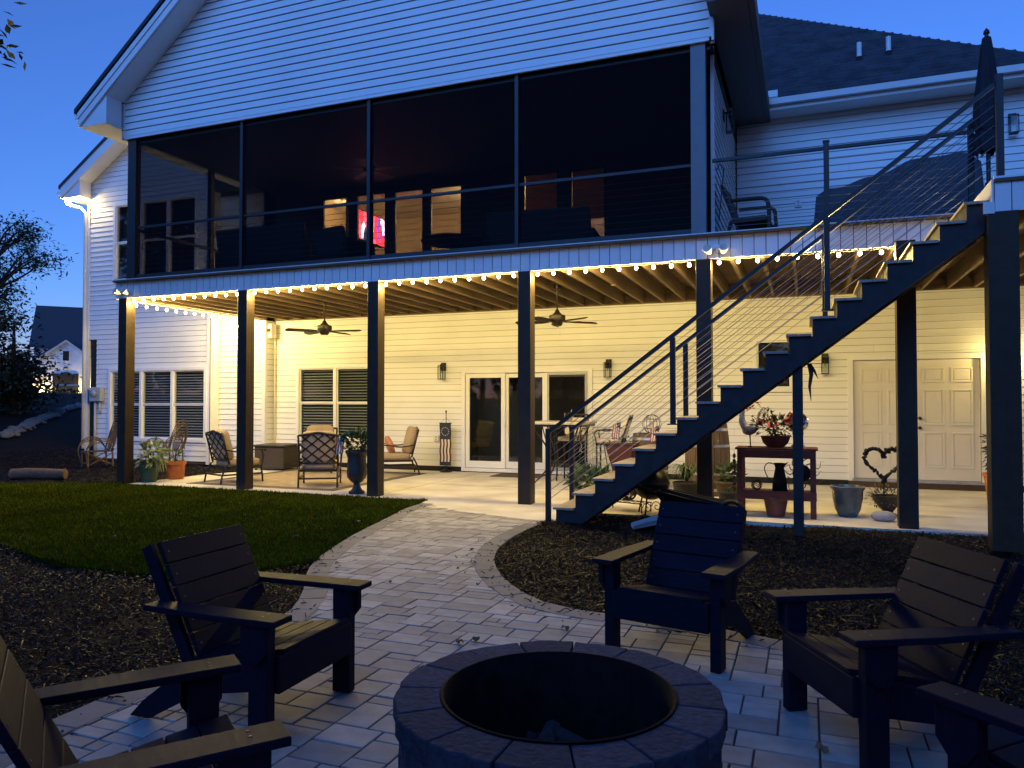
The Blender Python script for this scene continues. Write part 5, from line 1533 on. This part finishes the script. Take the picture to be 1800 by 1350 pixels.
pot([(0.0,0.0),(0.12,0.0),(0.165,.40),(0.185,.405),(.185,.445),(.16,.445)],terracotta_m,'clay pot with drooping dark plant half hidden by the corner post',(2.62,13.0,0),[(bush((0,0,.78),.15,.14,.36,260,.12,.035,rp,-.2),leafdark_m,'foliage')],'plant_pot',.40,.158)
rb_ = thing('hanging_ribbon', 'black ribbons hanging from the stair beside the support post', 'ribbon', (.04,9.08,1.93))
MB().strip([(0,0,0),(.02,0,-.12),(.0,0,-.26),(.015,0,-.42)],.05,(0,1,0)).build('ribbon', black_m, rb_).modifiers.new('t','SOLIDIFY').thickness = .003
MB().strip([(0,0,0),(.05,0,-.08),(.09,0,-.17)],.04,(0,1,0)).build('ribbon', black_m, rb_).modifiers.new('t','SOLIDIFY').thickness = .003
MB().tube([(-.03,0,0),(.14,.0,.0)],.004,5).build('wire', black_m, rb_)

# ------------------------------------------------------------------ willow chairs, log
def willow(label, loc, rz):
    t = thing('willow_chair', label, 'chair', loc, rz, 'bent willow chairs')
    def tw(nm, pts, r=.011): MB().tube(catmull(pts,5), r, 6).build(nm, twig_m, t, smooth=True)
    for k in range(3):
        w = .30-.035*k; h = 1.08-.06*k
        tw('back_hoop', [(-w,.22,.36),(-w*1.15,.30,.65),(-w*.7,.38,h-.08),(0,.40,h),(w*.7,.38,h-.08),(w*1.15,.30,.65),(w,.22,.36)])
    tw('inner_hoop', [(-.16,.24,.38),(-.17,.30,.6),(0,.35,.80),(.17,.30,.6),(.16,.24,.38)])
    for i in range(9):
        a = (i-4)/4; tw('back_spoke', [(a*.10,.22,.36),(a*.2,.31,.68),(a*.27,.385,1.02-.22*a*a)], .007)
    for s in (-1,1):
        for k in range(3): tw('arm_hoop', [(s*(.30+.02*k),.26,.40),(s*(.40+.02*k),.10,.66-.03*k),(s*(.42+.02*k),-.18,.64-.04*k),(s*(.36+.01*k),-.32,.40),(s*.30,-.28,.12)])
        tw('leg', [(s*.28,-.26,0),(s*.28,-.26,.36)], .022); tw('leg', [(s*.28,.26,0),(s*.27,.24,.40)], .022)
        tw('brace', [(s*.28,-.26,.05),(s*.28,.26,.34)], .012); tw('brace', [(s*.28,.26,.05),(s*.28,-.26,.34)], .012)
    for i in range(11): tw('seat_twig', [(-.29,-.27+i*.05,.37),(0,-.27+i*.05,.365),(.29,-.27+i*.05,.37)], .012)
    tw('front_rail', [(-.3,-.28,.34),(.3,-.28,.34)], .018); tw('front_rail', [(-.3,-.28,.10),(.3,-.28,.10)], .014)
willow('bent willow armchair in the dark left of the leftmost post', (-15.25,12.75,0), face(-.45,-.9))
willow('bent willow armchair standing under the triple window', (-13.9,13.45,0), face(-.95,-.25))
lg = MB().tube([(-.55,0,.10),(-.3,.01,.115),(.1,0,.11),(.5,.02,.10)],[.11,.115,.11,.10],10).build('log_slab', mat('sandstone_slab',(0.17,0.10,0.06),.85,noise=(9,.3),bump=(20,.6,.02)), smooth=True, autos=50)
lg.location = (-14.05,10.45,-.02); lg.rotation_euler = (0,0,R(21)); tag(lg,'rough tan log lying in the mulch left of the lawn','log')

# ------------------------------------------------------------------ fans
def fan(label, loc, rz):
    t = thing('ceiling_fan', label, 'ceiling fan', loc, rz, 'ceiling fans under the deck')
    MB().lathe([(0.0,0),(.065,0),(.06,-.09),(.015,-.11),(.015,-.44),(.03,-.46),(.05,-.50),(.09,-.54),(.14,-.55),(.145,-.57),(.145,-.64),(.13,-.66),(.10,-.67),(.09,-.71),(.07,-.735),(0,-.74)],24).build('motor', bronze_m, t, smooth=True, autos=40)
    for i in range(5):
        a = 2*math.pi*i/5
        o = MB().prism([(.15,-.035,-.672),(.28,-.06,-.682),(.70,-.075,-.688),(.75,-.05,-.682),(.76,.03,-.655),(.70,.065,-.642),(.28,.055,-.645),(.15,.03,-.652)],(0,0,.008)).build('blade', bronze_m, t); o.rotation_euler = (0,0,a)
        o = MB().box(.10,.20,-.02,.02,-.672,-.664).build('blade_arm', black_m, t); o.rotation_euler = (0,0,a)
    MB().tube([(.05,0,-.73),(.05,0,-.92)],.002,4).build('pull_chain', steel_m, t)
fan('bronze ceiling fan between the second and third posts', (-8.86,12.5,DZ+.13), R(12))
fan('bronze ceiling fan right of the fourth post', (-4.03,12.5,DZ+.13), R(40))

# ------------------------------------------------------------------ wall lanterns
def lantern(label, loc, rz=0, lit=False):
    t = thing('wall_lantern', label, 'lantern', loc, rz, 'black wall lanterns')
    MB().box(-.06,.06,-.02,0,-.02,.16).build('backplate', black_m, t, bevel=.004)
    MB().box(-.012,.012,-.10,-.02,.10,.125).build('arm', black_m, t)
    z0, z1, y0, y1 = -.20, .08, -.165, -.045
    MB().box(-.065,.065,y0-.005,y1+.005,z1,z1+.015).box(-.03,.03,-.13,-.08,z1+.015,.12).build('roof', black_m, t)
    MB().box(-.065,.065,y0-.005,y1+.005,z0-.012,z0).build('base', black_m, t)
    for (x,y) in ((-.058,y0+.002),(.058,y0+.002),(.058,y1-.002),(-.058,y1-.002)): MB().box(x-.006,x+.006,y-.006,y+.006,z0,z1).build('corner_bar', black_m, t)
    MB().box(-.05,.05,y0+.012,y1-.012,z0,z1-.002).build('glass', jar_m, t)
    MB().lathe([(.018,.0),(.018,.06),(.01,.075)],10,(0,-.105,0)).build('socket', black_m, t)
    MB().ell((0,-.105,-.04),.022,.022,.035,10,8).build('bulb', lamp_m if lit else jar_m, t, smooth=True)
    if lit: point_light('lantern_light', (0,-.24,-.06), 6, BULB_COL, t, .04)
lantern('black box lantern left of the sliding door', (-7.37,YW,2.20))
lantern('black box lantern right of the sliding door', (-3.68,YW,2.20))
lantern('black box lantern beside the double door, right of the stair', (.33,YW,2.22))
lantern('lit black lantern right of the double door behind the corner post', (3.12,YW,2.30), 0, True)
lantern('black lantern on the side wall of the screened porch', (-1.20,12.44,6.04), R(90))
lantern('black lantern high on the wall right of the umbrella', (3.28,YW,6.20))
# small flood at the left wall
sl = thing('wall_flood_lamp', 'small lit flood lamp on the wall behind the second post', 'lamp', (-12.62,YS,3.30))
MB().lathe([(.05,0),(.05,.02),(.02,.03),(.02,.07)],14).build('mount', white_m, sl); sl.children[0].rotation_euler = (R(90),0,0)
MB().ell((0,-.10,0),.04,.04,.04,12,8).build('bulb', lamp_m, sl, smooth=True)
point_light('flood_light', (0.0,-.30,-.06), 2.5, BULB_COL, sl, .04)
def security(label, loc):
    t = thing('security_light', label, 'light', loc, 0, 'twin security lights on the deck edge')
    MB().lathe([(.06,0),(.06,.025),(.03,.035)],18).build('base', white_m, t, smooth=True, autos=40); t.children[0].rotation_euler = (R(90),0,0)
    for s in (-1,1):
        MB().tube([(0,-.03,0),(s*.05,-.06,-.01),(s*.08,-.08,-.02)],.014,8).build('arm', white_m, t, smooth=True)
        o = MB().lathe([(0.0,-.07),(.03,-.07),(.045,-.02),(.06,.05),(.055,.055),(.0,.03)],16).build('head', beige_box_m, t, smooth=True, autos=40)
        o.location = (s*.10,-.10,-.03); o.rotation_euler = (R(65),R(s*25),0)
security('white twin security light at the left corner of the deck edge', (-11.76,10.383,3.57))
security('white twin security light above the fifth post', (-1.10,10.383,3.56))
# meter, wall box, outlets
mt = thing('electric_meter', 'grey electric meter box on the left end of the house', 'meter', (-16.95,YG,0))
MB().box(-.19,.19,-.14,0,1.52,1.88).build('cabinet', grey_m, mt, bevel=.01)
MB().lathe([(.085,0),(.085,.06),(.075,.075),(0,.08)],20).build('dial', mat('meter_glass',(.3,.32,.34),.15), mt, smooth=True); mt.children[1].rotation_euler = (R(90),0,0); mt.children[1].location = (0,-.14,1.72)
MB().tube([(-.08,-.05,1.52),(-.08,-.05,.02)],.03,10).build('conduit', grey_m, mt, smooth=True); MB().tube([(.06,-.05,1.52),(.08,-.05,1.3),(.08,-.02,1.2)],.02,8).build('conduit', grey_m, mt, smooth=True)
wx_ = thing('wall_box', 'beige speaker box with conduit in the patio corner', 'box', (-11.90,14.60,3.02))
MB().box(.0,.12,-.09,.09,0,.34).build('box', beige_box_m, wx_, bevel=.01); MB().tube([(.05,.12,.1),(.05,.13,-.3),(.05,.13,-2.95)],.016,8).build('conduit', beige_box_m, wx_)
MB().box(.03,.09,-.125,-.09,.15,.22).build('bracket', black_m, wx_)
for (loc,lab) in (((-7.54,YW,.71),'double outlet cover on the wall left of the garden flag'),((-.10,YW,5.16),'outlet cover on the upper wall behind the deck rail')):
    t = thing('outlet_cover', lab, 'outlet', loc, 0, 'outlet covers'); MB().box(-.06,.06,-.03,0,-.07,.07).build('plate', white_m, t, bevel=.006)
    for z in (-.03,.03): MB().box(-.02,.02,-.034,-.0305,z-.018,z+.018).build('socket', grey_m, t)

# ------------------------------------------------------------------ things on the deck
dc = thing('deck_chair', 'dark wicker armchair on the deck behind the rail', 'chair', (-.72,11.35,FZ), face(1,-.12))
MB().prism([(-.27,.16,.30),(.27,.16,.30),(.24,.34,.86),(-.24,.34,.86)],(0,.05,.02)).build('backrest', wicker_m, dc, bevel=.015)
MB().box(-.27,.27,-.26,.20,.28,.36).build('seat', wicker_m, dc, bevel=.02)
for s in (-1,1):
    MB().tube(catmull([(s*.29,-.30,.02),(s*.29,-.30,.40),(s*.30,-.25,.57),(s*.30,.0,.60),(s*.29,.22,.60)],5),.028,8).build('armrest', wicker_m, dc, smooth=True)
    MB().tube([(s*.26,.22,.32),(s*.27,.30,0)],.025,8).build('leg', wicker_m, dc)
    MB().beam((s*.29,-.28,.30),(s*.28,.22,.30),.03,.05).build('side_rail', wicker_m, dc)
# covered furniture: draped tarp
cv = MB(); nx, ny = 34, 18; rcv = random.Random(2)
prof = [(0,.0),(.02,.66),(.10,.80),(.22,.86),(.40,.95),(.55,1.06),(.72,1.12),(.90,1.12),(.98,1.0),(1.0,0)]
def pz(t):
    for (a,za),(b_,zb) in zip(prof[:-1],prof[1:]):
        if a <= t <= b_: return za+(zb-za)*(t-a)/(b_-a)
    return 0
for j in range(ny+1):
    for i in range(nx+1):
        u = i/nx; v = j/ny
        env = min(1, min(v,1-v)*9)
        z = pz(u)*(.0+1.0*env**.5) if env < 1 else pz(u)
        z += .02*math.sin(u*23+v*5)*env+.015*math.sin(v*17+u*9)
        x = .10+2.2*u+.03*math.sin(v*13)*(1-env); y = 11.6+1.05*v+.03*math.sin(u*30)*(1-env)
        cv.v.append((x-1.2,y-12.1,max(.0,z)))
for j in range(ny):
    for i in range(nx): cv.f.append((j*(nx+1)+i,j*(nx+1)+i+1,(j+1)*(nx+1)+i+1,(j+1)*(nx+1)+i))
co = cv.build('covered_furniture', cover_m, smooth=True); co.location = (1.2,12.1,FZ); tag(co,'long outdoor furniture under a grey tarp cover on the deck','covered furniture')
um = thing('patio_umbrella', 'closed dark patio umbrella standing on the deck landing', 'umbrella', (2.02,10.2,FZ))
MB().lathe([(.24,0),(.24,.05),(.06,.08),(.04,.30),(.024,.31),(.022,2.06),(.035,2.07),(.03,2.10),(.0,2.14)],18).build('pole', bronze_m, um, smooth=True, autos=40)
cb_ = MB(); K = 22; n = 32
for k in range(K+1):
    t = k/K; z = .66+1.36*t
    base = .155*(1-.72*t**1.6)*(.80+.20*math.sin(min(1,t*6)*math.pi/2)) - (.03*math.exp(-((t-.18)/.05)**2))
    for j in range(n):
        a = 2*math.pi*j/n; r = base*(1+.20*math.sin(8*a+3*t)*(1-t*.6))
        cb_.v.append((r*math.cos(a), r*math.sin(a), z+.03*math.cos(8*a)*(1-t if t < .1 else 0)))
for k in range(K):
    for j in range(n): cb_.f.append((k*n+j,k*n+(j+1)%n,(k+1)*n+(j+1)%n,(k+1)*n+j))
cb_.build('canopy', umb_m, um, smooth=True)
MB().tube([(.157*math.cos(t),.157*math.sin(t),.92) for t in [2*math.pi*k/16 for k in range(16)]],.008,6,closed=True).build('tie', bronze_m, um)
for s in (-1,1): MB().strip([(s*.1,-.05,.70),(s*.12,-.05,.60),(s*.11,-.05,.52)],.02,(0,1,0)).build('strap', umb_m, um)

# ------------------------------------------------------------------ porch furniture
def sofa(label, loc, rz, w, m, back=.86):
    t = thing('sofa' if w > 1 else 'armchair', label, 'sofa' if w > 1 else 'armchair', loc, rz, 'porch seating')
    MB().box(-w/2,w/2,-.36,.36,.12,.36).build('base', wicker_m, t, bevel=.02)
    MB().prism([(-w/2,.22,.36),(w/2,.22,.36),(w/2,.34,back),(-w/2,.34,back)],(0,.10,0)).build('backrest', m, t, bevel=.03)
    for s in (-1,1): MB().box(s*w/2-.07,s*w/2+.07,-.36,.36,.12,.60).build('armrest', wicker_m, t, bevel=.03)
    k = max(1,int(w/.6))
    for i in range(k):
        x = -w/2+.08+(w-.16)*(i+.5)/k; cushion(MB(),(x,-.05,.43),(w-.16)/k,.60,.14).build('cushion', m, t, smooth=True)
    for (x,y) in ((-w/2+.05,-.3),(w/2-.05,-.3),(w/2-.05,.3),(-w/2+.05,.3)): MB().box(x-.03,x+.03,y-.03,y+.03,0,.12).build('foot', black_m, t)
porch_fab = mat('porch_fabric',(0.08,0.085,0.09),.9,noise=(20,.15)); porch_blue = mat('porch_blue_fabric',(0.10,0.13,0.15),.9,noise=(20,.15))
sofa('long dark sofa in the second bay of the screened porch', (-9.4,11.6,FZ), face(0,1), 2.0, porch_fab, .98)
sofa('blue grey armchair before the lit porch window', (-7.75,11.5,FZ), face(.2,1), .75, porch_blue, .80)
sofa('dark sofa at the right end of the screened porch', (-4.2,12.2,FZ), face(-.1,1), 1.8, porch_fab, .95)
pt = thing('porch_table','dark round dining table in the middle of the screened porch','table',(-6.1,12.6,FZ))
MB().lathe([(.0,.70),(.58,.70),(.60,.72),(.58,.75),(0,.75)],28).build('top', bronze_m, pt); MB().lathe([(.3,0),(.28,.04),(.06,.08),(.06,.70),(0,.70)],16).build('pedestal', bronze_m, pt)
for (x,y,s) in ((-.25,-.1,1),(.1,-.2,.8),(.3,.1,1.1)): pass
pf = thing('porch_fan','dark ceiling fan inside the screened porch','ceiling fan',(-7.9,12.6,6.45)); 
MB().lathe([(0.0,0),(.06,0),(.05,-.06),(.014,-.08),(.014,-.28),(.10,-.32),(.13,-.36),(.12,-.44),(0,-.46)],20).build('motor', bronze_m, pf, smooth=True)
for i in range(5):
    o = MB().box(.12,.72,-.06,.06,-.42,-.412).build('blade', bronze_m, pf); o.rotation_euler = (0,0,2*math.pi*i/5)

# ------------------------------------------------------------------ neighbouring house, up the slope
nh = thing('neighbour_house', 'distant white house with steep dark roof lit from below', 'house', (-64.1,50.1,2.2), R(47))
w, d = 2.62, 3.0
MB().add([(-w,0,0),(w,0,0),(w,0,3.0),(0,0,5.0),(-w,0,3.0),(-w,d,0),(w,d,0),(w,d,3.0),(0,d,5.0),(-w,d,3.0)],[(0,1,2,3,4),(5,9,8,7,6),(0,5,6,1),(1,6,7,2),(4,9,5,0)]).build('gable_wall', farwhite_m, nh)
gr = MB()
for s in (-1,1): gr.prism([(0,-.35,5.12),(s*(w+.35),-.35,2.80),(s*(w+.35),d+2,2.80),(0,d+2,5.12)],(0,0,.12))
gr.build('gable_roof', shingle_m, nh)
for s in (-1,1): MB().prism([(0,-.30,4.90),(s*(w+.3),-.30,2.62),(s*(w+.3),-.30,2.82),(0,-.30,5.10)],(0,.08,0)).build('rake_board', farwhite_m, nh)
MB().box(-2.9,8.5,d+.02,d+9,0,4.6).build('main_wall', farwhite_m, nh)
MB().prism([(-3.3,d-.4,4.5),(9,d-.4,4.5),(9,d+4.5,9.0),(-3.3,d+4.5,9.0)],(0,.3,.0)).prism([(-3.3,d+9.4,4.5),(9,d+9.4,4.5),(9,d+4.5,9.0),(-3.3,d+4.5,9.0)],(0,.3,.0)).prism([(-2.9,d,4.5),(-2.9,d+9,4.5),(-2.9,d+4.5,8.9)],(.1,0,0)).build('main_roof', shingle_m, nh)
dr = MB().box(-.55,.55,-.06,-.01,0.05,1.75).build('door', dark_m, nh)
MB().prism([(.55*math.cos(t),-.06,1.75+.35*math.sin(t)) for t in [math.pi*k/10 for k in range(11)]],(0,.05,0)).build('arch', dark_m, dr)
for s in (-1,1): MB().box(s*.8-.24,s*.8+.24,-.08,-.01,0.05,1.95).build('shutter', dark_m, nh)
wn_ = MB().box(-.25,.25,-.05,-.01,3.15,4.05).build('attic_window', dark_m, nh); MB().box(-.32,-.25,-.07,-.01,3.08,4.12).box(.25,.32,-.07,-.01,3.08,4.12).box(-.25,.25,-.07,-.01,4.05,4.12).box(-.25,.25,-.07,-.01,3.08,3.15).build('frame', farwhite_m, wn_)
MB().lathe([(0,0),(.16,.02),(.2,.1),(.1,.15),(0,.15)],12,(0,-.05,2.42)).build('wreath', rust_m, nh)
for x in (-2.35,-1.75,1.75,2.35): 
    MB().lathe([(.08,0),(.1,.12),(.06,.14)],10,(x,-.62,0)).build('uplight', lamp_m, nh)
    point_light('uplight_lamp', (x,-.50,.28), 24, BULB_COL, nh, .08)
stuff(bush((0,-1.3,.12),2.4,.3,.28,500,.25,.12,rp).build('hedge', leafdark_m, nh, fixn=False))
MB().tube([(-2.9,-1.6,.85),(-1.0,-1.6,.85),(3.0,-1.6,.85)],.04,6).build('fence_rail', farwhite_m, nh)

# ------------------------------------------------------------------ pale stone edging
se = MB(); rs = random.Random(4)
for i in range(420):
    t = rs.random(); x = -19.3+(-27.6+19.3)*t+rs.gauss(0,.10); y = 13.3+(22.4-13.3)*t+rs.gauss(0,.10)
    r = rs.uniform(.04,.11); se.ell((x,y,hill(x,y)+r*.2),r*rs.uniform(.8,1.6),r,r*.55,7,5)
stuff(se.build('stone_edging', mat('edging_stone',(0.12,0.12,0.115),.9,noise=(5,.3)), smooth=True), 'pale rubble stone edging running up the slope at the far left', 'stones')

# ------------------------------------------------------------------ trees
def tree(label, loc, h, crown, n, L, w, seed, name='tree', m=leaftree_m, trunk_r=.16, limbs=9, feather=False, grp='trees at the left edge'):
    rnd = random.Random(seed); t = thing(name, label, 'tree', loc, 0, grp)
    tr = MB(); top = Vector((rnd.uniform(-.3,.3), rnd.uniform(-.3,.3), h*.9))
    tp = catmull([(0,0,-.2),(rnd.uniform(-.1,.1),rnd.uniform(-.1,.1),h*.3),(top.x*.6,top.y*.6,h*.6),tuple(top)],5)
    k = len(tp); tr.tube(tp,[trunk_r*(1-.85*i/(k-1)) for i in range(k)],8)
    lf = MB()
    for (cx,cy,cz,rx,ry,rz,frac) in crown:
        c = Vector((cx,cy,cz))
        base = tp[min(k-1,max(2,int(k*min(.95,max(.2,(cz-rz*.6)/h)))))]
        tips = []
        for q in range(limbs):
            v = Vector((rnd.gauss(0,1),rnd.gauss(0,1),rnd.gauss(0,.8))).normalized()*rnd.uniform(.55,1.0)
            e = c+Vector((v.x*rx,v.y*ry,v.z*rz)); mid = base.lerp(e,.5)+Vector((rnd.uniform(-.2,.2),rnd.uniform(-.2,.2),rnd.uniform(0,.3)))
            tr.tube(catmull([tuple(base),tuple(mid),tuple(e)],4),[.045*(1-.85*i/8) for i in range(9)],5)
            tips.append((mid,e))
        nn = int(n*frac)
        for q in range(nn):
            mid, e = rnd.choice(tips)
            f = rnd.uniform(.25,1.08); p = mid.lerp(e,f)
            sp = .16*max(rx,ry,rz) if feather else .30*max(rx,rz)
            p = p+Vector((rnd.gauss(0,sp),rnd.gauss(0,sp),rnd.gauss(0,sp*.7)))
            dd = Vector((rnd.uniform(-1,1),rnd.uniform(-1,1),rnd.uniform(-.9,.3))).normalized()
            lf.leaf(p, dd, (rnd.uniform(-1,1),rnd.uniform(-1,1),1), L*rnd.uniform(.6,1.4), w*rnd.uniform(.6,1.3), rnd.uniform(-.1,.3))
    tr.build('trunk', bark_m, t, smooth=True); lf.build('crown', m, t, fixn=False)
    return t
zA = hill(-21.9,15.1)
tree('tall feathery tree at the left edge with branches against the sky', (-22.1,15.0,zA-.1), 7.4, [(-.5,0,4.0,1.1,1.0,1.7,.55),(.7,.3,4.9,1.25,.8,.6,.20),(0.2,0,5.9,1.3,.9,.7,.25)], 5200, .15, .05, 21, 'feathery_tree', feather=True)
tree('dense dark shrubby tree before the distant white house', (-24.4,17.2,zA), 3.6, [(0,0,1.7,.75,.7,1.5,1.0),(-.6,.2,1.2,.8,.7,1.1,.5)], 3600, .17, .09, 22, 'shrubby_tree')
tree('dark leafy tree mass low at the left edge', (-24.6,15.6,zA+.1), 5.0, [(0,0,2.4,1.3,1.0,2.1,1.0)], 3600, .20, .10, 23, 'dark_tree')
tree('tree beyond the left frame edge reaching a leafy branch into the sky', (-12.6,4.9,0), 7.5, [(2.35,1.6,6.45,.55,.5,.24,.22),(-.5,-.4,6.0,1.8,1.8,1.4,.8)], 2600, .16, .07, 24, 'overhanging_tree', limbs=8)

# ------------------------------------------------------------------ woods behind the viewer (mirrored in the window panes)
wd = MB(); rw_ = random.Random(31); wt = MB()
spots = [(-24+i*2.6, -12.5+rw_.uniform(-2,1)) for i in range(16)] + [(-26+rw_.uniform(-1.5,1), -13+i*2.6) for i in range(8)] + [(13.5+rw_.uniform(-1,1.5), -12+i*3.0) for i in range(9)]
for (x,y) in spots:
    h = rw_.uniform(9,13); wt.tube([(x,y,hill(x,y)-.2),(x+rw_.uniform(-.3,.3),y,h*.5),(x,y,h*.9)],[.2,.15,.05],6)
    for k in range(7):
        c = Vector((x+rw_.gauss(0,.9), y+rw_.gauss(0,.9), h*(.22+.13*k))); rr = rw_.uniform(1.1,1.8)
        for q in range(150):
            v = Vector((rw_.gauss(0,1),rw_.gauss(0,1),rw_.gauss(0,1))).normalized()*rr*rw_.uniform(.5,1)
            wd.leaf(c+v, v+Vector((rw_.uniform(-1,1),rw_.uniform(-1,1),rw_.uniform(-1,.4))), (rw_.uniform(-1,1),rw_.uniform(-1,1),1), .55*rw_.uniform(.6,1.3), .34, .1)
stuff(wd.build('woods', leaftree_m, fixn=False), 'dark leafy woods standing beyond the yard behind the viewer', 'woods')
stuff(wt.build('woods_trunks', bark_m, smooth=True), 'dark trunks of the woods behind the viewer', 'woods')
